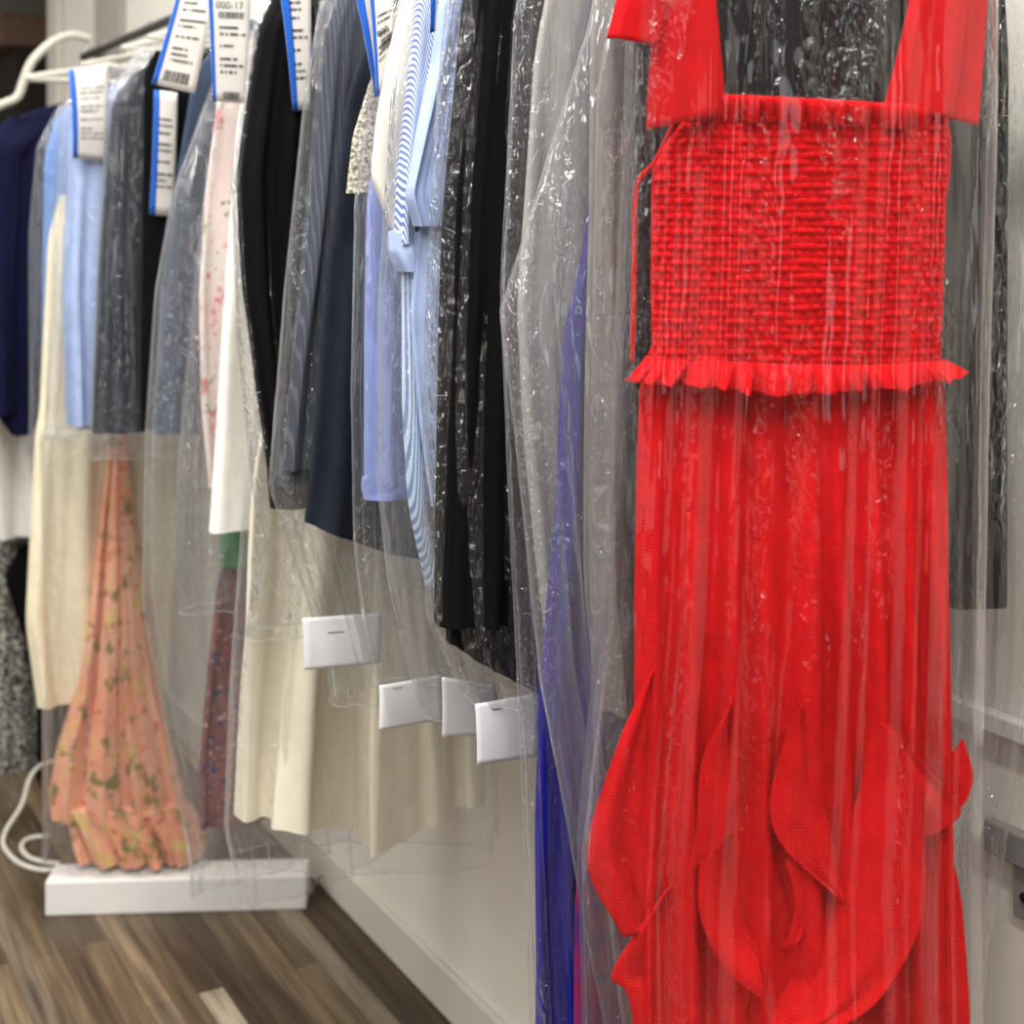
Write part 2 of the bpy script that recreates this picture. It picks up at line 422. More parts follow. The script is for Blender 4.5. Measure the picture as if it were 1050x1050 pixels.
# local y of room boxes points along (-sin RZ, cos RZ) = -W_  -> away from the wall, as used above
A0, A1, WL, CEIL = -3.2, 10.0, -3.4, 3.25
def structure(o): o['kind'] = 'structure'; return o
structure(room_box('floor', A0, A1, WL, 3.2, -0.1, 0.0, M['floor']))
structure(room_box('ceiling', A0, A1, WL, 3.2, CEIL, CEIL + 0.1, M['ceiling']))
structure(room_box('wall_right', A0, 6.55, WALL_W, WALL_W + 0.12, 0.0, CEIL, M['wall']))
structure(room_box('wall_left', A0, A1, WL - 0.1, WL, 0.0, CEIL, M['taupe_wall']))
structure(room_box('wall_front', A0 - 0.1, A0, WL, 3.2, 0.0, CEIL, M['taupe_wall']))
structure(room_box('wall_back', 9.2, 9.3, WL, 3.2, 0.0, CEIL, M['grey_wall']))
structure(room_box('wall_far_side', 6.55, 9.2, 3.1, 3.2, 0.0, CEIL, M['grey_wall']))
bb = structure(room_box('baseboard_right', A0, 6.55, WALL_W - 0.016, WALL_W - 0.001, 0.0, 0.1, M['trim'], 0.005))
structure(room_box('trim_1', 6.38, 6.57, WALL_W - 0.03, WALL_W - 0.001, 0.0, 2.9, M['trim'], 0.006))
structure(room_box('trim_2', 5.35, 5.75, WALL_W - 0.02, WALL_W - 0.001, 0.0, 2.9, M['grey_wall'], 0.004))

# cabinet seen past the end of the wall
cab = empty('tall_cabinet', loc=aw(8.6, 1.95, 0), rz=RZ)
tag(cab, 'dark brown tall cabinet with wooden top, beyond the wall end at top left', 'cabinet')
v, f = box_pts(-0.3, 0.3, -0.42, 0.42, 0.0, 2.62); bevel(mesh_obj('carcass', v, f, M['dark_wood'], cab, smooth_shade=False), 0.005)
v, f = box_pts(-0.33, 0.33, -0.46, 0.5, 2.622, 2.80); bevel(mesh_obj('cornice', v, f, M['wood_top'], cab, smooth_shade=False), 0.01)
for y0 in (-0.40, 0.005):
    v, f = box_pts(-0.32, -0.301, y0, y0 + 0.395, 0.1, 2.58); bevel(mesh_obj('door', v, f, M['dark_wood'], cab, smooth_shade=False), 0.004)

# garment rail on brackets
def curve_tube(pts, rad, n=12, closed=False):
    """tube mesh along a polyline"""
    P = [Vector(p) for p in pts]
    V, Fc = [], []
    up = Vector((0, 0, 1))
    prev = None
    for i, p in enumerate(P):
        a = P[max(0, i - 1)]; b = P[min(len(P) - 1, i + 1)]
        if closed: a = P[i - 1]; b = P[(i + 1) % len(P)]
        t = (b - a).normalized()
        if prev is None:
            x = t.cross(up) if abs(t.z) < 0.9 else t.cross(Vector((1, 0, 0)))
        else:
            x = prev - t * prev.dot(t)
        x.normalize(); y = t.cross(x); prev = x
        for k in range(n):
            an = 2 * math.pi * k / n
            V.append(p + rad * (math.cos(an) * x + math.sin(an) * y))
    m = len(P)
    for i in range(m - (0 if closed else 1)):
        for k in range(n):
            i2 = (i + 1) % m
            Fc.append((i * n + k, i * n + (k + 1) % n, i2 * n + (k + 1) % n, i2 * n + k))
    if not closed:
        Fc.append(tuple(range(n - 1, -1, -1))); Fc.append(tuple((m - 1) * n + k for k in range(n)))
    return V, Fc

def spline(pts, n=12):
    P = [np.array(p, float) for p in pts]
    P = [2 * P[0] - P[1]] + P + [2 * P[-1] - P[-2]]
    out = []
    for i in range(1, len(P) - 2):
        for k in range(n):
            t = k / n
            out.append(0.5 * ((2 * P[i]) + (-P[i - 1] + P[i + 1]) * t + (2 * P[i - 1] - 5 * P[i] + 4 * P[i + 1] - P[i + 2]) * t * t + (-P[i - 1] + 3 * P[i] - 3 * P[i + 1] + P[i + 2]) * t ** 3))
    out.append(P[-2])
    return [tuple(p) for p in out]

rail = empty('garment_rail', loc=aw(2.6, RAIL_W, RAIL_Z), rz=RZ)
tag(rail, 'dark steel hanging rail running along the wall above the clothes', 'rail')
v, f = curve_tube([(-2.2, 0, 0), (2.02, 0, 0)], 0.0125); mesh_obj('tube', v, f, M['darksteel'], rail)
for xx in (-2.0, 0.3, 1.95):
    v, f = curve_tube([(xx, 0, 0.0), (xx, -(WALL_W - RAIL_W) + 0.002, 0.0)], 0.009); mesh_obj('bracket_arm', v, f, M['darksteel'], rail)

# lower white rail on the wall, with its bracket, right of the red dress
def wall_px(px, py):
    t = (px - CX) / F; w = WALL_W
    a = w * (W_[0] - t * W_[1]) / (-R_[0] + t * R_[1])
    Y = (a * R_ + w * W_)[1]
    return a, H + (HY - py) / F * Y
a1_, z1_ = wall_px(1045, 745)
lr = room_box('wall_rail', 0.2, 3.2, WALL_W - 0.022, WALL_W - 0.001, z1_ - 0.012, z1_ + 0.012, M['white_metal'], 0.003)
tag(lr, 'slim white rail fixed flat along the wall, right of the red dress', 'rail')
a2_, z2_ = wall_px(1040, 862)
br = empty('wall_bracket', loc=aw(a2_, WALL_W, z2_), rz=RZ)
tag(br, 'grey metal bracket screwed to the wall below the white rail', 'bracket')
v, f = box_pts(-0.30, 0.03, 0.001, 0.02, -0.019, 0.019); bevel(mesh_obj('arm', v, f, M['grey_metal'], br, smooth_shade=False), 0.003)
v, f = box_pts(-0.045, -0.005, 0.001, 0.009, -0.085, -0.0195); bevel(mesh_obj('plate', v, f, M['grey_metal'], br, smooth_shade=False), 0.003)
v, f = curve_tube([(-0.025, 0.0092, -0.056), (-0.025, 0.0125, -0.056)], 0.006); mesh_obj('screw', v, f, M['darksteel'], br)

# ------------------------------------------------------------------ hangers
HANG = 'hangers along the rail'
def wire_hanger(fr, label, mat, half=0.2, rad=0.0022, drop=0.09, name='hanger'):
    e = empty(name, fr)
    tag(e, label, 'hanger', HANG)
    hook = spline([(0.0, 0, 0.0145), (0.012, 0, 0.012), (0.0175, 0, -0.004), (0.010, 0, -0.022), (0.0, 0, -0.035), (0.0, 0, -0.055)], 8)
    hook = spline([(-0.016, 0, 0.004), (-0.009, 0, 0.0145), (0.003, 0, 0.0175), (0.0145, 0, 0.010), (0.0165, 0, -0.006), (0.008, 0, -0.024), (0.0, 0, -0.036), (0.0, 0, -0.056)], 6)
    v, f = curve_tube(hook, 0.0018, 8); mesh_obj('hook', v, f, M['steel'], e)
    arm = spline([(-half, 0, -drop - 0.055), (-half * 0.6, 0, -drop * 0.72 - 0.05), (-half * 0.25, 0, -0.072), (0, 0, -0.056), (half * 0.25, 0, -0.072), (half * 0.6, 0, -drop * 0.72 - 0.05), (half, 0, -drop - 0.055)], 6)
    v, f = curve_tube(arm, rad, 8); mesh_obj('shoulder_arm', v, f, mat, e)
    v, f = curve_tube([(-half, 0, -drop - 0.055), (half, 0, -drop - 0.055)], rad * 0.9, 8); mesh_obj('bottom_bar', v, f, mat, e)
    return e

# ------------------------------------------------------------------ garments and bags
def garment(name, label, cat, fr, rows, mat, **kw):
    o = tube(name, fr, rows, mat, None, **kw)
    tag(o, label, cat)
    return o

BAGS = 'clear dry-cleaning bags'
def bag(label, fr, rows, mat='film', thick=0.032, M_=130, N=150, **kw):
    k = dict(fold=0.012, nf=7.0, crease=0.55, edge=0.6, sm=2, fine=0.0006)
    k.update(kw)
    o = tube('garment_bag', fr, rows, M[mat], None, M=M_, N=N, thick=thick, **k)
    tag(o, label, 'garment bag', BAGS)
    me = o.data; nV = len(me.vertices)
    loop = [tuple(me.vertices[q].co) for q in range(nV - N, nV)]
    v_, f_ = curve_tube(loop, 0.0009, 5, True)
    mesh_obj('bottom_edge', v_, f_, M['film_edge'], o)
    return o

# ---- the red dress: hangs twisted round to face the viewer
RED_YAW = -math.degrees(TH) + 1.0
fR = Frame(1.195, 1.045, RED_YAW)
red = empty('red_dress', fR)
tag(red, 'red sleeveless dress with smocked bodice and ruffled skirt, hung in front facing out', 'dress')
def rp(px, py, n=0.0):
    u, z = fR.at(px, py, n); return u, -n, z - fR.z0

def sheet(name, left, right, mat, n0=0.02, nr=40, nc=30, bulge=0.0, waves=0, wamp=0.0, solid=0.0012, seed=0, tilt=0.0, parent=red, fr=fR, edge_wave=0.0, ncurve=None, phase=0.0):
    """cloth sheet between two pixel curves (each a list of (px, py)); waves run across from left to right"""
    Lc = np.array(spline([(p[0], p[1], 0) for p in left], 10)); Rc = np.array(spline([(p[0], p[1], 0) for p in right], 10))
    tt = np.linspace(0, 1, nr)
    def rs(C):
        d = np.concatenate([[0], np.cumsum(np.hypot(np.diff(C[:, 0]), np.diff(C[:, 1])))]); d /= d[-1]
        return np.stack([np.interp(tt, d, C[:, 0]), np.interp(tt, d, C[:, 1])], 1)
    Lc, Rc = rs(Lc), rs(Rc)
    V = []
    for i in range(nr):
        for j in range(nc):
            s = j / (nc - 1); t = tt[i]
            px = Lc[i, 0] * (1 - s) + Rc[i, 0] * s; py = Lc[i, 1] * (1 - s) + Rc[i, 1] * s
            n = n0 + bulge * math.sin(math.pi * s) + tilt * t
            if ncurve: n += ncurve(s, t)
            if waves: n += wamp * math.sin(2 * math.pi * waves * s + phase + 1.3 * float(vnoise(s * 3 + seed, t * 2))) * (0.25 + 0.75 * t)
            py2 = py + (edge_wave * math.sin(2 * math.pi * waves * s + 1.0 + seed) * t if edge_wave else 0)
            u, z = fr.at(px, py2)
            V.append((u, -n, z - fr.z0))
    return mesh_obj(name, V, grid_faces(nr, nc, False), mat, parent, None if parent is not None else fr, solid=solid)

# skirt
skirt_rows = [(352, 668, 958), (372, 660, 962), (400, 655, 966), (480, 652, 968), (600, 650, 969), (700, 650, 971), (850, 650, 973), (1050, 648, 976), (1280, 640, 982)]
def skirt():
    Mr, Nc = 260, 320
    B = resample(fR, skirt_rows, Mr, 2)
    t = np.linspace(0, 1, Mr)[:, None]
    ph = np.linspace(0, 2 * math.pi, Nc, endpoint=False)[None, :]
    c = np.sign(np.cos(ph)) * np.abs(np.cos(ph)) ** 0.8
    s = (1 - c) / 2
    side = np.sin(ph)
    u = B[:, 0][:, None] + (B[:, 2] - B[:, 0])[:, None] * s; z = B[:, 1][:, None] + 0 * s
    prof = np.sign(side) * np.abs(side) ** 0.5
    # gathers at the waist opening into long folds
    px_f = [(668, 9, 5), (706, 12, 7), (742, 11, 9), (778, 14, 8), (818, 16, 10), (852, 9, 7), (884, 12, 9), (918, 10, 8), (948, 9, 7)]
    n = 0
    for k, (px, wd, amp) in enumerate(px_f):
        sc = (px - 652) / (970 - 652); w = wd / 318.0
        drift = 0.02 * vnoise(np.array(k * 3.3), t * 2.2) + (sc - 0.5) * 0.05 * t
        n = n + amp * 0.0018 * (0.45 + 0.8 * smooth(0, 0.35, t)) * np.exp(-((s - sc - drift) / (w * (0.9 + 0.5 * t))) ** 2) * 2.0
    n = n - 0.013
    gath = 0.0032 * np.sin(2 * math.pi * 34 * s + 2.0 * vnoise(s * 12, t * 1.5)) * np.exp(-t / 0.10)
    n = n + gath + 0.0018 * np.sin(2 * math.pi * 15 * s + 3 * vnoise(s * 5, t * 3))
    crk = 0.00055 * vnoise(u * 260, z * 420) + 0.0005 * vnoise(u * 480 + 9, z * 330)
    front = smooth(-0.2, 0.3, side)
    nn = 0.012 + 0.034 * prof * (0.55 + 0.45 * smooth(0, 0.3, t)) + n * front + crk
    V = np.stack([u, -nn, z - fR.z0], -1).reshape(-1, 3)
    return mesh_obj('skirt', V, grid_faces(Mr, Nc, True), M['red'], red)
skirt()

# smocked bodice: rows of little puckers
def bodice():
    Mr, Nc = 400, 800
    rows = [(112, 712, 966), (128, 696, 966), (150, 678, 965), (172, 668, 965), (195, 667, 964), (300, 666, 961), (372, 668, 957)]
    B = resample(fR, rows, Mr, 2)
    ph = np.linspace(0, 2 * math.pi, Nc, endpoint=False)[None, :]
    # most columns on the front
    fphi = ph - 0.55 * np.sin(ph - math.pi / 2) - 0.55
    fphi = ph
    c = np.sign(np.cos(fphi)) * np.abs(np.cos(fphi)) ** 0.8
    s = (1 - c) / 2; side = np.sin(fphi)
    u = B[:, 0][:, None] + (B[:, 2] - B[:, 0])[:, None] * s; z = B[:, 1][:, None] + 0 * s
    prof = np.sign(side) * np.abs(side) ** 0.5
    rp_, cp_ = 0.0078, 0.0105
    r = z / rp_ + 0.22 * vnoise(u * 30, z * 25); ri = np.floor(r)
    off = 0.5 * (ri % 2) + 0.5 * np.sin(ri * 12.9898)
    cu = u / cp_ + off + 0.4 * vnoise(u * 60, ri * 1.7)
    ci = np.floor(cu)
    hgt = 0.65 + 0.35 * np.sin(ci * 7.3 + ri * 3.1)
    puck = 0.0078 * hgt * np.abs(np.sin(math.pi * cu)) ** 0.8 * np.abs(np.sin(math.pi * r)) ** 0.55
    n = 0.012 + 0.030 * prof + puck * np.where(side > -0.1, 1, 0.3) + 0.0015 * vnoise(u * 25, z * 12)
    V = np.stack([u, -n, z - fR.z0], -1).reshape(-1, 3)
    return mesh_obj('smocked_bodice', V, grid_faces(Mr, Nc, True), M['red'], red)
bodice()

def frill(name, rows_top, rows_bot, n_top, n_bot, pleats, amp, seed, nr=26, nc=420, jag=2.0):
    """gathered strip; rows_* are lists of (px, py) along the width"""
    T = np.array(rows_top, float); Bt = np.array(rows_bot, float)
    s = np.linspace(0, 1, nc)
    ts = np.linspace(0, 1, len(T)); bs = np.linspace(0, 1, len(Bt))
    tx = T[0, 0] + (T[-1, 0] - T[0, 0]) * s; ty = np.interp(tx, T[:, 0], T[:, 1])
    bx = Bt[0, 0] + (Bt[-1, 0] - Bt[0, 0]) * s; by = np.interp(bx, Bt[:, 0], Bt[:, 1])
    V = []
    w1 = 1.3 * vnoise(s * pleats * 2.4 + seed * 5, s * 0 + 0.5 + seed) + 0.7 * vnoise(s * pleats * 5.1, s * 0 + 3.5 + seed)
    w2 = 1.2 * vnoise(s * pleats * 1.6 + 9, s * 0 + 7.5 + seed)
    for i in range(nr):
        t = i / (nr - 1)
        px = tx * (1 - t) + bx * t + 2.2 * w2 * t
        py = ty * (1 - t) + by * t + jag * w1 * t
        edge_fall = 0.035 * (np.abs(2 * s - 1) ** 4)
        n = n_top * (1 - t) + n_bot * t ** 0.7 + amp * w1 * (0.35 + 0.65 * t) - edge_fall
        for j in range(nc):
            u, z = fR.at(px[j], py[j])
            V.append((u, -n[j], z - fR.z0))
    return mesh_obj(name, V, grid_faces(nr, nc, False), M['red'], red, solid=0.001)
frill('waist_frill', [(660, 364), (735, 366), (800, 369), (880, 370), (950, 366), (966, 368)], [(638, 384), (660, 389), (730, 390), (760, 396), (830, 397), (880, 392), (930, 389), (984, 380)], 0.045, 0.066, 14, 0.013, 1.0)
frill('neck_frill', [(700, 100), (740, 101), (830, 106), (900, 110), (966, 113)], [(700, 128), (740, 128), (830, 130), (900, 134), (966, 136)], 0.053, 0.050, 20, 0.012, 5.0, jag=2.2, nr=18)

# shoulder ties: main straps and hanging tails
sheet('strap', [(690, -190), (698, -60), (700, 30), (700, 128)], [(714, -190), (722, -60), (730, 30), (738, 122)], M['red_plain'], n0=0.042, bulge=0.006, waves=1.5, wamp=0.002, seed=1)
sheet('strap', [(948, -190), (932, -60), (916, 30), (893, 122)], [(975, -190), (985, -60), (978, 30), (966, 124)], M['red_plain'], n0=0.042, bulge=0.006, waves=1.5, wamp=0.002, seed=2)
sheet('strap_tail', [(690, -180), (676, -60), (662, 60), (657, 137)], [(714, -180), (722, -60), (728, 40), (730, 121)], M['red_plain'], n0=0.050, bulge=0.010, waves=1.2, wamp=0.003, seed=3)
sheet('strap_tail', [(686, -180), (648, -70), (632, -10), (617, 47)], [(706, -180), (690, -70), (678, -10), (667, 55)], M['red_plain'], n0=0.066, bulge=0.008, waves=1.0, wamp=0.003, seed=4)
sheet('strap_tail', [(965, -180), (968, -60), (966, 40), (965, 124)], [(992, -180), (1006, -60), (1001, 40), (994, 131)], M['red_plain'], n0=0.028, bulge=0.006, waves=1.0, wamp=0.003, seed=5)
for pts in ([(690, 128), (672, 165), (655, 185), (651, 215), (650, 300), (648, 372)], [(966, 120), (973, 145), (970, 190), (963, 225), (960, 300)]):
    P = [(*rp(px, py, 0.018),) for px, py in pts]
    v, f = curve_tube(spline(P, 10), 0.0028, 8); mesh_obj('side_cord', v, f, M['red_plain'], red)
# shoulder bows over the hanger (above the frame)
def bow(px):
    for sg in (-1, 1):
        u, z = fR.at(px, -190)
        P = spline([(u, -0.045, z - fR.z0), (u + sg * 0.05, -0.05, z - fR.z0 + 0.03), (u + sg * 0.085, -0.045, z - fR.z0 + 0.005), (u + sg * 0.045, -0.04, z - fR.z0 - 0.02), (u, -0.045, z - fR.z0)], 6)
        v, f = curve_tube(P, 0.009, 8); mesh_obj('bow_loop', v, f, M['red_plain'], red)
bow(702); bow(962)

# cascading ruffles on the skirt: each a sheet between its seam (left list) and its free edge
def ruf(seam, free, n0, out_=0.02, waves=1.2, wamp=0.004, seed=0, nr=60, nc=36):
    return sheet('ruffle', seam, free, M['red'], n0=n0, nr=nr, nc=nc, waves=waves, wamp=wamp, seed=seed,
                 ncurve=lambda s, t: 1.7 * out_ * math.sin(min(1, s * 1.15) * math.pi * 0.55), solid=0.001)
# left side ruffles hanging past the hip
ruf([(668, 672), (668, 760), (672, 840), (676, 930)], [(664, 674), (630, 750), (599, 862), (634, 938)], 0.026, 0.010, 1.6, 0.007, 1)
ruf([(690, 890), (688, 960), (686, 1020), (684, 1100)], [(676, 895), (624, 975), (640, 1000), (660, 1110)], 0.026, 0.010, 1.4, 0.006, 2)
# second: short pointed ruffle left of centre
ruf([(738, 690), (742, 730), (748, 780), (752, 815)], [(736, 694), (708, 750), (703, 815), (694, 860)], 0.050, 0.022, 0.9, 0.006, 3)
ruf([(752, 810), (742, 850), (750, 900), (768, 940)], [(705, 850), (706, 900), (728, 950), (766, 980)], 0.046, 0.022, 1.3, 0.006, 4)
ruf([(775, 930), (765, 985), (752, 1040), (748, 1120)], [(738, 960), (734, 1010), (730, 1060), (716, 1130)], 0.050, 0.012, 1.0, 0.003, 14)
# third: centre ruffle, point at the top
ruf([(806, 697), (818, 740), (834, 810), (843, 850), (848, 884)], [(803, 698), (788, 730), (774, 792), (788, 836), (846, 889)], 0.056, 0.018, 0.9, 0.006, 5, nr=80, nc=50)
ruf([(848, 862), (838, 888), (828, 905), (812, 930)], [(790, 850), (800, 890), (796, 920), (790, 938)], 0.052, 0.014, 0.8, 0.004, 7)
# fourth: the long sweeping ruffle that crosses from upper right to lower left
ruf([(884, 716), (864, 800), (838, 880), (812, 955), (778, 1005), (750, 1034)], [(890, 716), (912, 770), (920, 850), (914, 910), (872, 975), (812, 1008)], 0.056, 0.026, 1.1, 0.007, 8, nr=90, nc=50)
ruf([(884, 716), (872, 760), (868, 800), (872, 830)], [(890, 716), (924, 756), (960, 800), (932, 826)], 0.050, 0.020, 0.9, 0.005, 9)
ruf([(812, 955), (800, 990), (784, 1030), (780, 1100)], [(872, 975), (862, 1010), (850, 1060), (846, 1130)], 0.046, 0.010, 1.0, 0.003, 10)
# right hip
ruf([(944, 780), (948, 800), (950, 815), (950, 830)], [(974, 742), (984, 780), (976, 806), (968, 812)], 0.034, 0.006, 0.8, 0.002, 11)
ruf([(936, 818), (930, 900), (925, 980), (925, 1080)], [(944, 822), (966, 880), (976, 980), (980, 1090)], 0.040, 0.008, 1.0, 0.003, 12)

bag('clear plastic bag over the red dress, streaked with shiny creases', fR,
    [(-235, 795, 850), (-190, 700, 960), (-100, 655, 1000), (0, 646, 1004), (150, 641, 1003), (380, 630, 996), (600, 620, 992), (760, 604, 990), (870, 594, 988), (1050, 598, 990), (1330, 600, 995)],
    'film_red', thick=0.125, M_=260, N=300, fold=0.008, nf=9.0, crease=0.6, seed=21, edge=0.4)

# ---- black jacket directly behind the red dress
fK = Frame(1.285, 1.075, -20)
garment('jacket', 'black jacket filling the neckline behind the red dress', 'jacket', fK,
        [(-215, 760, 900), (-170, 690, 990), (-100, 658, 1022), (60, 650, 1032), (300, 650, 1030), (520, 655, 1030), (620, 660, 1030)], M['black_soft'], thick=0.02, fold=0.006, nf=4, seed=31, N=140, M=90)
bag('clear bag over the black jacket, its loose edge showing right of the red dress', fK,
    [(-235, 800, 860), (-180, 680, 1000), (-80, 640, 1050), (100, 612, 1065), (400, 606, 1064), (700, 606, 1052), (860, 615, 1028), (1050, 640, 1004), (1180, 660, 990)], 'film_crumpled', thick=0.034, fold=0.010, nf=9, seed=32)

# ---- pale taupe dress
fT = Frame(1.365, RAIL_W - 0.01, -9)
garment('dress', 'pale grey-taupe chiffon dress in a clear bag just left of the red dress', 'dress', fT,
        [(-170, 690, None, 0.1), (-110, 625, None, 0.28), (40, 606, None, 0.32), (300, 604, None, 0.32), (600, 606, None, 0.33), (730, 618, None, 0.34)], M['taupe'], thick=0.016, fold=0.012, nf=8, seed=41)
bag('clear bag with a kinked left edge, hanging in front of the royal blue dress', fT,
    [(-190, 700, None, 0.08), (-120, 632, None, 0.30), (30, 604, None, 0.36), (150, 566, None, 0.40), (250, 536, None, 0.43), (320, 514, None, 0.45), (430, 528, None, 0.43), (700, 556, None, 0.40), (850, 585, None, 0.37), (965, 604, None, 0.36), (1050, 622, None, 0.35), (1300, 650, None, 0.33)], 'film_milky', thick=0.028, seed=42, sm=0, fold=0.012, nf=8)

# ---- grey slip behind the royal blue dress
fGs = Frame(1.515, RAIL_W)
garment('dress', 'light grey slip dress dim under film, left edge beside the black coat', 'dress', fGs,
        [(-140, 640, None, 0.12), (-80, 575, None, 0.30), (60, 548, None, 0.36), (200, 538, None, 0.38), (310, 529, None, 0.40), (450, 535, None, 0.40), (600, 550, None, 0.38), (724, 568, None, 0.36)], M['grey_slip'], thick=0.014, fold=0.010, nf=7, seed=58)

# ---- royal blue dress
fB = Frame(1.45, RAIL_W)
garment('dress', 'long royal blue satin dress reaching below the frame, left of the red dress', 'dress', fB,
        [(-150, 660, None, 0.12), (-60, 630, None, 0.22), (150, 612, None, 0.28), (260, 598, None, 0.30), (350, 577, None, 0.32), (520, 570, None, 0.34), (700, 553, None, 0.38), (850, 548, None, 0.40), (1050, 550, None, 0.40), (1400, 545, None, 0.42)], M['royal'], thick=0.018, fold=0.012, nf=8, seed=51, M=110, N=140)
fV = Frame(1.415, RAIL_W)
garment('skirt', 'purple and magenta printed skirt just showing right of the royal blue dress', 'skirt', fV,
        [(860, 596, None, 0.26), (930, 590, None, 0.27), (1060, 588, None, 0.28), (1250, 586, None, 0.28)], M['violet'], thick=0.008, fold=0.006, nf=7, seed=52)
bag('clear bag round the royal blue dress, crinkled at the top', fB,
    [(-180, 660, None, 0.1), (-110, 580, None, 0.34), (0, 530, None, 0.42), (300, 514, None, 0.43), (500, 522, None, 0.43), (715, 532, None, 0.43), (1050, 545, None, 0.43), (1400, 540, None, 0.43)], 'film_crumpled', thick=0.028, seed=53)

# ---- big black coat
fC = Frame(1.60, RAIL_W)
coat = empty('coat', fC)
tag(coat, 'long black coat in a crinkled clear bag, between striped shirt and royal blue dress', 'coat')
tube('body', fC, [(-150, 560, None, 0.1), (-90, 510, None, 0.38), (100, 472, None, 0.46), (400, 462, None, 0.48), (600, 456, None, 0.49), (655, 456, None, 0.49, -0.03)], M['black_soft'], coat, thick=0.026, fold=0.010, nf=5, seed=61,
     hem=lambda s: -0.085 * np.sin(np.clip(s * 2.6, 0, 1) * math.pi / 2))
tube('sleeve', fC, [(-90, 500, None, 0.10), (0, 474, None, 0.11), (200, 457, None, 0.115), (450, 449, None, 0.115), (640, 446, None, 0.11)], M['black'], coat, thick=0.034, n0=0.012, fold=0.010, nf=3, seed=62, N=72)
bag('clear crinkled bag over the long black coat', fC,
    [(-180, 600, None, 0.1), (-110, 510, None, 0.42), (0, 462, None, 0.51), (150, 448, None, 0.53), (320, 440, None, 0.54), (560, 440, None, 0.54), (640, 444, None, 0.53), (690, 468, None, 0.48), (722, 486, None, 0.44)], 'film_coat', thick=0.058, seed=63, fold=0.012, nf=10)

# ---- blue striped shirt, with sleeves and cuffs
fS = Frame(1.735, RAIL_W)
shirt = empty('shirt', fS)
tag(shirt, 'pale blue striped shirt with turned-back cuff beside the black coat', 'shirt')
tube('body', fS, [(-130, 500, None, 0.12), (-70, 452, None, 0.36), (60, 432, None, 0.42), (260, 412, None, 0.44), (420, 412, None, 0.44), (520, 418, None, 0.44), (600, 436, None, 0.42)], M['stripe_v'], shirt, thick=0.020, fold=0.010, nf=7, seed=71)
tube('sleeve', fS, [(-80, 448, None, 0.09), (0, 424, None, 0.085), (100, 412, None, 0.08), (180, 402, None, 0.085), (250, 398, None, 0.09)], M['stripe'], shirt, thick=0.024, n0=0.016, fold=0.008, nf=3, seed=72, N=72)
tube('cuff', fS, [(236, 397, None, 0.094), (258, 396, None, 0.094), (278, 404, None, 0.085)], M['paleblue'], shirt, thick=0.030, n0=0.016, fold=0.004, nf=2, seed=73, N=72, M=24, top_close=0.01)
fS2 = Frame(1.685, RAIL_W)
shirt2 = empty('shirt', fS2)
tag(shirt2, 'plain pale blue chambray shirt in front of the striped one, next to the black coat', 'shirt')
tube('body', fS2, [(-120, 510, None, 0.12), (-60, 462, None, 0.36), (60, 444, None, 0.40), (240, 432, None, 0.42), (320, 424, None, 0.42), (440, 434, None, 0.41), (520, 444, None, 0.40)], M['paleblue'], shirt2, thick=0.014, fold=0.008, nf=6, seed=74)
tube('sleeve', fS2, [(-70, 458, None, 0.09), (60, 440, None, 0.08), (130, 424, None, 0.085), (200, 410, None, 0.08), (232, 420, None, 0.07)], M['paleblue'], shirt2, thick=0.018, n0=0.012, fold=0.008, nf=3, seed=75, N=72)
bag('clear bag over the two pale blue shirts', fS,
    [(-160, 520, None, 0.1), (-90, 452, None, 0.38), (0, 428, None, 0.44), (100, 404, None, 0.47), (300, 392, None, 0.49), (500, 390, None, 0.49), (600, 400, None, 0.48), (690, 420, None, 0.46), (735, 436, None, 0.44)], 'film', thick=0.045, seed=76, fold=0.011)

# ---- white blouse and lace top
fW = Frame(1.80, RAIL_W)
garment('blouse', 'soft white blouse sleeve showing left of the striped shirt', 'blouse', fW,
        [(-120, 470, None, 0.12), (-50, 425, None, 0.34), (40, 402, None, 0.36), (120, 386, None, 0.37), (180, 380, None, 0.37), (230, 398, None, 0.34), (262, 420, None, 0.3)], M['blouse'], thick=0.016, fold=0.006, nf=5, seed=81)
fP = Frame(1.865, RAIL_W)
pj = empty('shirt', fP)
tag(pj, 'periwinkle blue shirt with stitched hem, hanging under the white blouse', 'shirt')
tube('body', fP, [(-100, 460, None, 0.12), (-40, 420, None, 0.34), (100, 396, None, 0.36), (205, 378, None, 0.39), (350, 374, None, 0.40), (500, 373, None, 0.40), (508, 374, None, 0.4)], M['periwinkle'], pj, thick=0.016, fold=0.005, nf=4, seed=82)
tube('hem_band', fP, [(488, 372.5, None, 0.402), (506, 372.5, None, 0.402, -0.02), (512, 373, None, 0.4, -0.02)], M['periwinkle'], pj, thick=0.0185, fold=0.005, nf=4, seed=82, M=12, top_close=0.01)
fL = Frame(1.93, RAIL_W)
garment('lace_top', 'cream lace top showing as a short strip under a blue-striped ticket', 'top', fL,
        [(-60, 440, None, 0.1), (0, 410, None, 0.3), (90, 378, None, 0.34), (140, 362, None, 0.36), (198, 355, None, 0.37)], M['lace'], thick=0.014, fold=0.005, nf=5, seed=83)
bag('clear bag over the cream lace top and white blouse', fP,
    [(-120, 470, None, 0.1), (-60, 420, None, 0.36), (60, 384, None, 0.41), (205, 364, None, 0.43), (400, 360, None, 0.43), (560, 366, None, 0.43), (640, 376, None, 0.42), (705, 392, None, 0.4)], 'film', thick=0.03, seed=84)

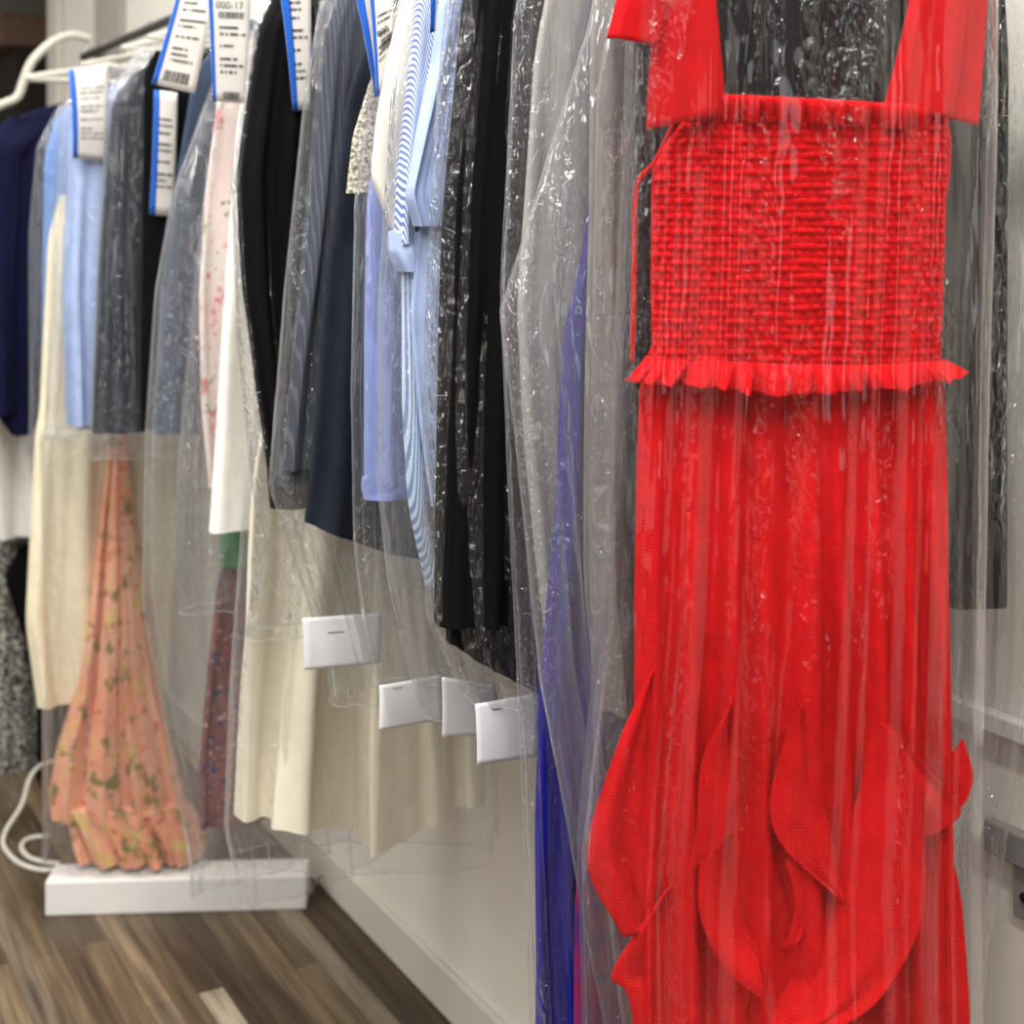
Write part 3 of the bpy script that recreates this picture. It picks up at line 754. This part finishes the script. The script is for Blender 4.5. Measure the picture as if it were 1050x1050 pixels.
# ---- dark slate shirt with a curved tail, charcoal pinstripe jacket
fD = Frame(2.00, RAIL_W)
garment('shirt', 'dark slate shirt whose curved tail dips below the pinstripe jacket', 'shirt', fD,
        [(-60, 430, None, 0.1), (0, 390, None, 0.34), (100, 356, None, 0.40), (300, 332, None, 0.43), (480, 318, None, 0.44), (535, 312, None, 0.44)], M['darknavy'], thick=0.016, fold=0.006, nf=5, seed=91,
        hem=lambda s: -0.075 * np.sin(np.clip(s * 1.9, 0, 1) * math.pi / 2))
fG = Frame(2.09, RAIL_W)
jk = empty('jacket', fG)
tag(jk, 'charcoal pinstripe jacket under many long film streaks, left of the lace top', 'jacket')
tube('body', fG, [(-90, 420, None, 0.1), (-40, 370, None, 0.36), (60, 334, None, 0.42), (250, 312, None, 0.45), (400, 296, None, 0.47), (498, 284, None, 0.48)], M['charcoal'], jk, thick=0.020, fold=0.010, nf=6, seed=92)
tube('sleeve', fG, [(-50, 360, None, 0.10), (30, 330, None, 0.10), (200, 314, None, 0.105), (380, 296, None, 0.105), (480, 288, None, 0.10)], M['charcoal'], jk, thick=0.026, n0=0.012, fold=0.008, nf=3, seed=93, N=72)
bag('clear bag streaked with long folds over the charcoal pinstripe jacket', fG,
    [(-110, 430, None, 0.1), (-60, 368, None, 0.38), (0, 330, None, 0.44), (100, 314, None, 0.47), (300, 293, None, 0.50), (500, 279, None, 0.52), (600, 312, None, 0.48), (690, 336, None, 0.45), (722, 340, None, 0.44)], 'film_milky', thick=0.042, seed=94, fold=0.012, nf=10)

# ---- black jacket with shiny sleeve, cream skirt behind it
fN = Frame(2.25, RAIL_W)
bj = empty('jacket', fN)
tag(bj, 'black jacket with straight sleeve hanging above the long cream skirt', 'jacket')
tube('body', fN, [(-60, 340, None, 0.1), (-20, 300, None, 0.36), (60, 280, None, 0.42), (200, 258, None, 0.46), (380, 272, None, 0.45), (500, 278, None, 0.44), (522, 280, None, 0.44)], M['black_soft'], bj, thick=0.020, fold=0.008, nf=5, seed=101)
tube('sleeve', fN, [(-30, 290, None, 0.09), (30, 262, None, 0.095), (180, 243, None, 0.10), (300, 248, None, 0.10), (400, 260, None, 0.095), (480, 272, None, 0.06)], M['black'], bj, thick=0.028, n0=0.014, fold=0.010, nf=3, seed=102, N=72)
bag('clear bag over the black jacket above the cream skirt', fN,
    [(-90, 350, None, 0.1), (-40, 296, None, 0.38), (20, 262, None, 0.45), (190, 238, None, 0.50), (350, 244, None, 0.49), (520, 262, None, 0.47), (600, 258, None, 0.47), (655, 252, None, 0.47)], 'film_coat', thick=0.045, seed=103)
fM = Frame(2.34, RAIL_W - 0.04, -27)
garment('skirt', 'long flared cream skirt with deep folds and a wavy hem, in mid picture', 'skirt', fM,
        [(120, 330, 440), (300, 296, 470), (480, 264, 484), (600, 256, 490), (720, 246, 494), (848, 239, 498)], M['cream'], thick=0.045, fold=0.028, nf=3.6, seed=111, M=90, N=180, flare=0.5, edge=0.7,
        hem=lambda s: 0.02 - 0.034 * np.exp(-((s - 0.55) / 0.16) ** 2) + 0.03 * smooth(0.75, 1.0, s))
bag('clear bag round the long cream skirt', fM,
    [(40, 370, 430), (90, 325, 450), (300, 284, 480), (480, 252, 496), (700, 236, 508), (850, 230, 512), (880, 238, 505)], 'film', thick=0.062, seed=112)

# ---- white and blush garments, printed dress under them
fH = Frame(2.50, RAIL_W)
garment('blouse', 'white cotton blouse flaring out left of the black jacket', 'blouse', fH,
        [(60, 262, None, 0.12), (120, 244, None, 0.30), (220, 236, None, 0.36), (360, 226, None, 0.42), (460, 220, None, 0.45), (545, 214, None, 0.47)], M['white'], thick=0.022, fold=0.014, nf=5, seed=121, flare=0.7)
fE = Frame(2.60, RAIL_W)
garment('blouse', 'blush floral voile blouse under film, beneath the printed tickets', 'blouse', fE,
        [(40, 245, None, 0.12), (90, 226, None, 0.30), (200, 210, None, 0.36), (300, 204, None, 0.38), (420, 206, None, 0.38), (500, 214, None, 0.36)], M['blush'], thick=0.018, fold=0.010, nf=5, seed=122)
bag('clear bag over the white blouse, gathered into a bright crumple at its foot', fE,
    [(-30, 270, None, 0.1), (20, 240, None, 0.34), (120, 222, None, 0.40), (240, 204, None, 0.43), (350, 194, None, 0.46), (480, 182, None, 0.5), (580, 176, None, 0.52), (628, 184, None, 0.5)], 'film_coat', thick=0.042, seed=123)
fQ = Frame(2.72, RAIL_W)
pd = empty('dress', fQ)
tag(pd, 'long wine and blue printed dress with a green waist, left of the cream skirt hem', 'dress')
tube('bodice', fQ, [(60, 262, None, 0.14), (110, 236, None, 0.3), (300, 226, None, 0.32), (530, 228, None, 0.34)], M['paisley'], pd, thick=0.02, fold=0.006, nf=5, seed=131)
tube('waist_band', fQ, [(528, 227, None, 0.345), (582, 226, None, 0.35)], M['green'], pd, thick=0.024, fold=0.006, nf=5, seed=131, M=14, top_close=0.01)
tube('skirt', fQ, [(580, 226, None, 0.35), (700, 212, None, 0.42), (790, 204, None, 0.46), (850, 206, None, 0.46)], M['paisley'], pd, thick=0.028, fold=0.012, nf=6, seed=132)
bag('tall clear bag whose rounded foot nearly reaches the floor, left of the cream skirt', fQ,
    [(20, 270, None, 0.1), (60, 228, None, 0.36), (200, 178, None, 0.48), (300, 160, None, 0.54), (445, 150, None, 0.58), (620, 148, None, 0.62), (780, 178, None, 0.58), (880, 196, None, 0.56), (925, 200, None, 0.55, 0.1)], 'film_milky', thick=0.06, seed=133, fold=0.014,
    hem=lambda s: -0.045 * np.sin(s * math.pi))

# ---- slate shirt, black trousers, charcoal jacket
fU = Frame(2.88, RAIL_W)
garment('shirt', 'slate blue shirt dim behind film, right of the black strip of trousers', 'shirt', fU,
        [(20, 250, None, 0.1), (70, 200, None, 0.36), (200, 178, None, 0.42), (300, 164, None, 0.45), (446, 160, None, 0.46)], M['slate'], thick=0.024, fold=0.012, nf=5, seed=141)
fX = Frame(2.98, RAIL_W)
garment('trousers', 'black trousers hanging as a narrow strip beside a blue-edged ticket', 'trousers', fX,
        [(52, 160, None, 0.34), (70, 148, None, 0.38), (200, 146, None, 0.38), (442, 144, None, 0.38)], M['black'], thick=0.016, fold=0.006, nf=4, seed=142)
fY = Frame(3.22, RAIL_W)
garment('jacket', 'charcoal grey jacket under film, between the black trousers and the periwinkle shirt', 'jacket', fY,
        [(48, 200, None, 0.1), (70, 140, None, 0.34), (100, 116, None, 0.40), (250, 104, None, 0.43), (445, 97, None, 0.45)], M['darknavy'], thick=0.026, fold=0.012, nf=5, seed=143)
bag('clear bag over the charcoal grey jacket, two pale streaks down it', fY,
    [(28, 210, None, 0.08), (52, 140, None, 0.36), (100, 110, None, 0.44), (250, 100, None, 0.46), (445, 92, None, 0.48), (470, 94, None, 0.48)], 'film_milky', thick=0.045, seed=144, fold=0.014, nf=8)

# ---- periwinkle shirt, ivory trousers, sky blue shirt: blurred at the left
fZ = Frame(3.45, RAIL_W)
ps = empty('shirt', fZ)
tag(ps, 'lavender blue shirt below the curled blue-edged ticket, above the peach dress', 'shirt')
tube('body', fZ, [(70, 150, None, 0.1), (95, 100, None, 0.34), (140, 80, None, 0.40), (300, 74, None, 0.42), (440, 78, None, 0.42)], M['periwinkle'], ps, thick=0.02, fold=0.008, nf=4, seed=151)
tube('sleeve', fZ, [(95, 92, None, 0.10), (140, 70, None, 0.11), (300, 62, None, 0.11), (436, 68, None, 0.085)], M['paleblue'], ps, thick=0.03, n0=0.012, fold=0.008, nf=3, seed=152, N=64)
fI = Frame(3.68, RAIL_W)
garment('trousers', 'long ivory trousers hanging beside the peach dress at far left', 'trousers', fI,
        [(200, 62, None, 0.3), (240, 50, None, 0.34), (430, 40, None, 0.34), (440, 36, None, 0.36), (560, 30, None, 0.36), (640, 26, None, 0.36), (725, 38, None, 0.32)], M['ivory'], thick=0.03, fold=0.014, nf=4, seed=153)
fJ = Frame(3.86, RAIL_W)
garment('shirt', 'sky blue shirt showing as a thin strip right of the navy jacket', 'shirt', fJ,
        [(92, 130, None, 0.1), (112, 60, None, 0.34), (160, 46, None, 0.40), (300, 44, None, 0.40), (420, 44, None, 0.40)], M['skyblue'], thick=0.02, fold=0.008, nf=4, seed=154)
bag('clear bag over the lavender blue shirt', fZ,
    [(50, 160, None, 0.08), (78, 100, None, 0.36), (110, 62, None, 0.46), (240, 54, None, 0.48), (440, 46, None, 0.5), (452, 46, None, 0.5)], 'film_milky', thick=0.05, seed=155)
bag('clear bag over the sky blue shirt beside the navy jacket', fJ,
    [(80, 140, None, 0.08), (108, 60, None, 0.4), (150, 38, None, 0.46), (240, 30, None, 0.48), (440, 30, None, 0.48), (470, 26, None, 0.5)], 'film_milky', thick=0.05, seed=156)

# ---- peach floral dress: narrow bodice, skirt piled on the white plinth
fO = Frame(3.56, RAIL_W, -26)
pe = empty('dress', fO)
tag(pe, 'peach floral chiffon dress with its skirt bunched on the white plinth', 'dress')
tube('bodice', fO, [(90, 118, None, 0.05), (200, 112, None, 0.08), (330, 114, None, 0.07), (450, 113, None, 0.05)], M['peach'], pe, thick=0.015, fold=0.003, nf=3, seed=161)
tube('skirt', fO, [(445, 113, 131), (520, 104, 136), (620, 92, 152), (700, 80, 160), (760, 60, 176), (815, 50, 190), (832, 52, 192)], M['peach'], pe, thick=0.075, fold=0.016, nf=5, seed=162, M=90, N=140, edge=0.8, flare=0.6, top_close=0.5)
tube('bunched_hem', fO, [(818, 62, 186), (840, 72, 204), (862, 80, 212), (874, 84, 211)], M['peach'], pe, thick=0.085, fold=0.016, nf=7, seed=163, M=30, N=120, edge=0.7, top_close=0.01)
bag('clear bag round the peach floral dress, square at its foot', fO,
    [(430, 46, 196), (440, 44, 200), (600, 45, 205), (760, 46, 214), (876, 46, 220)], 'film_milky', thick=0.11, seed=164, fold=0.012, top_close=0.02)

# white plinth on the floor, cable beside it
pl = empty('plinth', fO); pl.location.z = 0.0
tag(pl, 'low white board plinth on the plank floor under the peach dress', 'plinth')
uL, zt = fO.at(45, 880); uR, _ = fO.at(318, 880)
uL, zt = fO.at(46, 876, 0.12); uR, _ = fO.at(314, 876, 0.12); uR = min(uR, 0.315)
v, f = box_pts(uL, uR, -0.12, -0.02, 0.0, 0.082); bevel(mesh_obj('board', v, f, M['white_metal'], pl, smooth_shade=False), 0.004)
def floor_px(px, py, z=0.0):
    Y = F * (H - z) / (py - HY); return ((px - CX) / F * Y, Y, z)
cab_pts = [(60, 892, 0.006), (40, 892, 0.006), (18, 884, 0.006), (4, 868, 0.006), (6, 852, 0.02), (22, 826, 0.05), (30, 800, 0.10), (40, 786, 0.12), (56, 780, 0.12)]
P = [floor_px(*p) for p in cab_pts]
base = Vector(P[0])
v, f = curve_tube(spline([tuple(Vector(p) - base) for p in P], 8), 0.0065, 10)
cb = mesh_obj('cable', v, f, M['white_plastic']); cb.location = base
tag(cb, 'white cable looped on the floor left of the white plinth, rising up behind the bag', 'cable')
P = [floor_px(*p) for p in [(62, 886, 0.006), (44, 884, 0.006), (28, 878, 0.006), (22, 868, 0.006), (30, 860, 0.006), (52, 857, 0.006)]]
base = Vector(P[0])
v, f = curve_tube(spline([tuple(Vector(p) - base) for p in P], 8), 0.0065, 10)
cb = mesh_obj('cable', v, f, M['white_plastic']); cb.location = base
tag(cb, 'white cable lying flat in a small loop inside the larger one at far left', 'cable')

# ---- far left: navy jacket on a white hanger, white garment, tweed coat, black leg
f1 = Frame(4.30, RAIL_W)
nj = empty('jacket', f1)
tag(nj, 'very dark navy jacket at the far left edge on a white hanger', 'jacket')
tube('body', f1, [(104, 70, None, 0.06), (112, 34, None, 0.30), (126, 4, None, 0.44), (180, -24, None, 0.55), (330, -22, None, 0.56), (420, -8, None, 0.5), (446, 12, None, 0.4)], M['navy'], nj, thick=0.045, fold=0.006, nf=3, seed=171)
tube('sleeve', f1, [(120, 8, None, 0.12), (160, -30, None, 0.13), (300, -36, None, 0.13), (425, -30, None, 0.11)], M['navy'], nj, thick=0.05, n0=0.02, fold=0.006, nf=2, seed=172, N=64)
f2 = Frame(4.46, RAIL_W)
garment('blouse', 'crumpled white blouse showing below the navy jacket at far left', 'blouse', f2,
        [(150, 40, None, 0.2), (300, -20, None, 0.5), (470, -16, None, 0.52), (552, -8, None, 0.50)], M['white'], thick=0.05, fold=0.02, nf=5, seed=173)
f3 = Frame(4.62, RAIL_W)
garment('coat', 'black and white tweed coat reaching nearly to the floor at far left', 'coat', f3,
        [(150, 40, None, 0.2), (220, -20, None, 0.42), (560, -20, None, 0.5), (700, -24, None, 0.52), (815, -20, None, 0.52)], M['tweed'], thick=0.05, fold=0.016, nf=5, seed=174)
f4 = Frame(4.50, RAIL_W + 0.02)
garment('trousers', 'black trousers showing as a dark sliver left of the peach dress bag', 'trousers', f4,
        [(560, 20, None, 0.2), (590, 4, None, 0.25), (700, 38, None, 0.12), (835, 38, None, 0.10)], M['black'], thick=0.03, fold=0.004, nf=2, seed=175)

# hangers
wh = wire_hanger(f1, 'broad white hanger holding the navy jacket at far left', M['white_plastic'], half=0.235, rad=0.011, drop=0.05)
fA = Frame(4.52, RAIL_W)
ah = empty('hanger', fA)
tag(ah, 'curved white hanger with a tall arched arm, at the far end of the rail', 'hanger', HANG)
P = [(fA.at(px, py)[0], 0.0, fA.at(px, py)[1] - fA.z0) for px, py in [(-40, 128), (0, 108), (17, 100), (24, 84), (33, 63), (54, 43), (74, 36), (92, 40)]]
v, f = curve_tube(spline(P, 8), 0.013, 10); mesh_obj('arched_arm', v, f, M['white_plastic'], ah)
v, f = curve_tube(spline([P[-1], (-0.02, 0, 0.004), (-0.008, 0, 0.0150), (0.006, 0, 0.0165), (0.0165, 0, 0.004)], 6), 0.0022, 8); mesh_obj('hook', v, f, M['steel'], ah)
hang_specs = [
    (fJ, 'white hanger of the sky blue shirt', 'white_plastic'),
    (fZ, 'white hanger of the lavender blue shirt', 'white_plastic'), (fY, 'white hanger of the charcoal grey jacket', 'white_plastic')]
for fr_, lb, mt in hang_specs:
    wire_hanger(fr_, lb, M[mt], half=0.18, rad=0.006, drop=0.05)

# ------------------------------------------------------------------ tickets and cards
def local_quad(fr, quad, n):
    out = []
    for px, py in quad:
        u, z = fr.at(px, py, n); out.append((u, -n, z - fr.z0))
    return out
def bil(Q, s, t):
    a = [Q[0][k] * (1 - s) + Q[1][k] * s for k in range(3)]; b = [Q[3][k] * (1 - s) + Q[2][k] * s for k in range(3)]
    return tuple(a[k] * (1 - t) + b[k] * t for k in range(3))
def patch(name, Q, s0, s1, t0, t1, mat, parent, lift, curl=0.0, thick=0.0003, nr=14, nc=8):
    V = []
    for i in range(nr):
        for j in range(nc):
            s = s0 + (s1 - s0) * j / (nc - 1); t = t0 + (t1 - t0) * i / (nr - 1)
            x, y, z = bil(Q, s, t)
            V.append((x, y - lift - curl * math.sin(math.pi * t) - 0.4 * curl * math.sin(2.2 * s + t * 2), z))
    return mesh_obj(name, V, grid_faces(nr, nc, False), mat, parent, None, solid=thick)
def marks(name, Q, rects, mat, parent, lift, curl):
    V, Fc = [], []
    for (s0, s1, t0, t1) in rects:
        b = len(V)
        for (s, t) in ((s0, t0), (s1, t0), (s1, t1), (s0, t1)):
            x, y, z = bil(Q, s, t); V.append((x, y - lift - curl * math.sin(math.pi * t) - 0.4 * curl * math.sin(2.2 * s + t * 2), z))
        Fc.append((b, b + 3, b + 2, b + 1))
    return mesh_obj(name, V, Fc, mat, parent, None, smooth_shade=False)
def barcode(s0, s1, t0, t1, seed):
    rs = np.random.RandomState(seed); out = []; s = s0
    while s < s1:
        w = (0.4 + rs.randint(1, 4)) * (s1 - s0) / 60; out.append((s, min(s + w, s1), t0, t1)); s += w + rs.randint(1, 3) * (s1 - s0) / 60
    return out
def textlines(s0, s1, ts, h, seed):
    rs = np.random.RandomState(seed); out = []
    for t in ts:
        s = s0; end = s0 + (s1 - s0) * (0.45 + 0.5 * rs.rand())
        while s < end:
            w = 0.02 + 0.035 * rs.rand(); out.append((s, min(s + w, end), t, t + h)); s += w + (0.012 if rs.rand() < 0.75 else 0.05)
    return out
def text_mesh(txt, Q, s, t, size, mat, parent, lift, name='number'):
    cu = bpy.data.curves.new('t', 'FONT'); cu.body = txt; cu.size = 1.0
    to = bpy.data.objects.new('t', cu); COL.objects.link(to)
    dg = bpy.context.evaluated_depsgraph_get(); dg.update()
    me = to.evaluated_get(dg).to_mesh()
    pts = [tuple(v.co) for v in me.vertices]; fcs = [tuple(p.vertices) for p in me.polygons]
    bpy.data.objects.remove(to); bpy.data.curves.remove(cu)
    o0 = np.array(bil(Q, s, t))
    ex = np.array(bil(Q, s + 0.1, t)) - o0; ex /= np.linalg.norm(ex)
    ez = np.array(bil(Q, s, t - 0.1)) - o0; ez -= ex * ez.dot(ex); ez /= np.linalg.norm(ez)
    V = [tuple(o0 + ex * p[0] * size + ez * p[1] * size + np.array((0, -lift, 0))) for p in pts]
    return mesh_obj(name, V, fcs, mat, parent, None, smooth_shade=False)

def ticket(label, fr, quad, n, stripe=(0.0, 0.12), curl=0.004, seed=0, bars=((0.25, 0.9, 0.86, 0.95),), lines=True, txt=None, name='garment_ticket'):
    e = empty(name, fr); tag(e, label, 'ticket', 'paper tickets with blue edges')
    Q = local_quad(fr, quad, n)
    patch('paper', Q, 0, 1, 0, 1, M['ticket'], e, 0, curl)
    if stripe: patch('blue_stripe', Q, stripe[0], stripe[1], 0, 1, M['blue_ink'], e, 0.0006, curl)
    for b_ in bars: marks('barcode', Q, barcode(*b_, seed), M['ink'], e, 0.0008, curl)
    r = []
    if lines: r += textlines(0.24, 0.95, ([] if txt else [0.22, 0.27, 0.33]) + [0.42, 0.47, 0.56, 0.66, 0.71, 0.76], 0.022, seed)
    if r: marks('print', Q, r, M['ink'], e, 0.0008, curl)
    if txt: text_mesh(txt[0], Q, txt[1], txt[2], txt[3], M['ink'], e, 0.0012 + curl * 1.5, 'number')
    return e

ticket('white ticket printed 000-17 with a barcode and a blue left edge', fH, [(212, -30), (258, -28), (252, 106), (218, 104)], 0.06, seed=1, stripe=(0.0, 0.10), bars=((0.22, 0.85, 0.31, 0.36), (0.3, 0.8, 0.92, 0.98)), txt=('000-17', 0.16, 0.285, 0.0175), curl=0.002)
ticket('slanting white ticket with a purple-blue left edge, left of the one printed 000-17', fQ, [(188, -30), (224, -30), (200, 96), (155, 86)], 0.07, seed=2, stripe=(0.0, 0.12), bars=((0.2, 0.8, 0.86, 0.95),))
ticket('narrow white ticket with a bright blue left edge, against the black trousers', fX, [(158, 92), (182, 95), (178, 222), (153, 220)], 0.035, seed=3, stripe=(0.0, 0.24), bars=())
ticket('curled cream ticket with blue edges over the lavender blue shirt', fZ, [(70, 72), (110, 66), (108, 165), (74, 162)], 0.065, seed=4, stripe=(0.0, 0.16), bars=(), curl=0.012)
ticket('grey-white ticket with a slanting blue stripe behind the pinstripe jacket bag', fN, [(284, -30), (318, -30), (318, 112), (300, 114)], 0.055, seed=5, stripe=(0.0, 0.3), bars=(), lines=True)
ticket('white ticket printed 000 above the cream lace top', fP, [(376, -40), (404, -40), (402, 74), (386, 100)], 0.035, seed=6, stripe=(0.0, 0.16), bars=((0.35, 0.95, 0.62, 0.72),), txt=('000', 0.30, 0.60, 0.0130), curl=0.002)
ticket('folded white ticket with a bold blue edge crossing to the lace top', fL, [(356, -40), (378, -40), (392, 96), (384, 100)], 0.065, seed=7, stripe=(0.0, 0.45), bars=(), lines=False)
ticket('slim ticket with a blue edge beside the striped shirt collar', fS2, [(438, -40), (448, -40), (447, 32), (440, 34)], 0.04, seed=8, stripe=(0.0, 0.7), bars=(), lines=False)

def card(label, fr, quad, n, staple=(0.25, 0.42, 0.1)):
    e = empty('paper_card', fr); tag(e, label, 'card', 'blank cards stapled to the bag bottoms')
    Q = local_quad(fr, quad, n)
    patch('paper', Q, 0, 1, 0, 1, M['paper'], e, 0, 0.0015, thick=0.0004, nc=12)
    s0, s1, t0 = staple
    marks_ = marks('staple', Q, [(s0, s1, t0, t0 + 0.018)], M['steel'], e, 0.0032, 0.0)
    return e
card('blank white card nearest the cream skirt, highest of the four cards', fG, [(310, 634), (392, 628), (390, 680), (312, 687)], 0.03, (0.3, 0.5, 0.3))
card('blank white card left of the black coat hem, second from the left', fP, [(389, 703), (452, 692), (455, 738), (388, 749)], 0.02, (0.2, 0.36, 0.1))
card('blank white card tucked under the black coat hem, third from the left', fS, [(453, 694), (508, 702), (514, 752), (453, 756)], 0.035, (0.6, 0.8, 0.1))
card('blank white card nearest the royal blue dress, lowest of the four cards', fC, [(487, 722), (552, 710), (552, 776), (489, 784)], 0.02, (0.25, 0.4, 0.12))

# ------------------------------------------------------------------ light
def area(name, a, w, z, sx, sy, power, col=(1, 0.975, 0.94), rot=(0, 0, 0)):
    l = bpy.data.lights.new(name, 'AREA'); l.shape = 'RECTANGLE'; l.size = sx; l.size_y = sy; l.energy = power; l.color = col
    o = bpy.data.objects.new(name, l); COL.objects.link(o)
    o.location = aw(a, w, z); o.rotation_euler = rot if rot != (0, 0, 0) else (0, 0, RZ)
    return o
for a in (-0.9, 0.75, 2.4, 4.05, 5.7, 7.4):
    for w, pw in ((0.35, 100), (-0.8, 40), (-2.0, 72)):
        area('ceiling_panel', a, w, CEIL - 0.03, 1.35, 0.13, pw * (1.0 if a < 4 else 0.6 if a < 5 else 0.2))
# added light at the wall behind the viewer, for upright streaks on the film
streak_lamp = area('film_streak_light', A0 + 0.05, -1.6, 1.6, 1.3, 1.5, 34, (0.92, 0.96, 1.0))
d = Vector((R_[0], R_[1], 0)); streak_lamp.rotation_euler = d.to_track_quat('-Z', 'Y').to_euler()

fill_lamp = area('side_fill_light', 2.2, WL + 0.05, 1.35, 5.0, 1.7, 55, (0.96, 0.98, 1.0))  # added soft fill for the wall below the garments, no window built there
fill_lamp.rotation_euler = Vector((W_[0], W_[1], 0)).to_track_quat('-Z', 'Y').to_euler()

wd = bpy.data.worlds.new('world'); S.world = wd; wd.use_nodes = True
wd.node_tree.nodes['Background'].inputs['Color'].default_value = (0.8, 0.85, 0.9, 1); wd.node_tree.nodes['Background'].inputs['Strength'].default_value = 0.3

# ------------------------------------------------------------------ camera
cam = bpy.data.cameras.new('camera'); co = bpy.data.objects.new('camera', cam); COL.objects.link(co)
co.location = (0, 0, H); co.rotation_euler = (math.radians(90), 0, 0)
cam.sensor_width = 36.0; cam.lens = 36.0 * F / 1050.0
cam.shift_y = -(525 - HY) / 1050.0
cam.clip_start = 0.05
cam.dof.use_dof = True; cam.dof.focus_distance = 1.78; cam.dof.aperture_fstop = 4.3
S.camera = co
S.view_settings.view_transform = 'Standard'; S.view_settings.look = 'None'; S.view_settings.gamma = 1.0
S.view_settings.exposure = -1.22; S.view_settings.use_curve_mapping = False
S.cycles.transparent_max_bounces = 36
S.cycles.max_bounces = 7
S.cycles.diffuse_bounces = 3
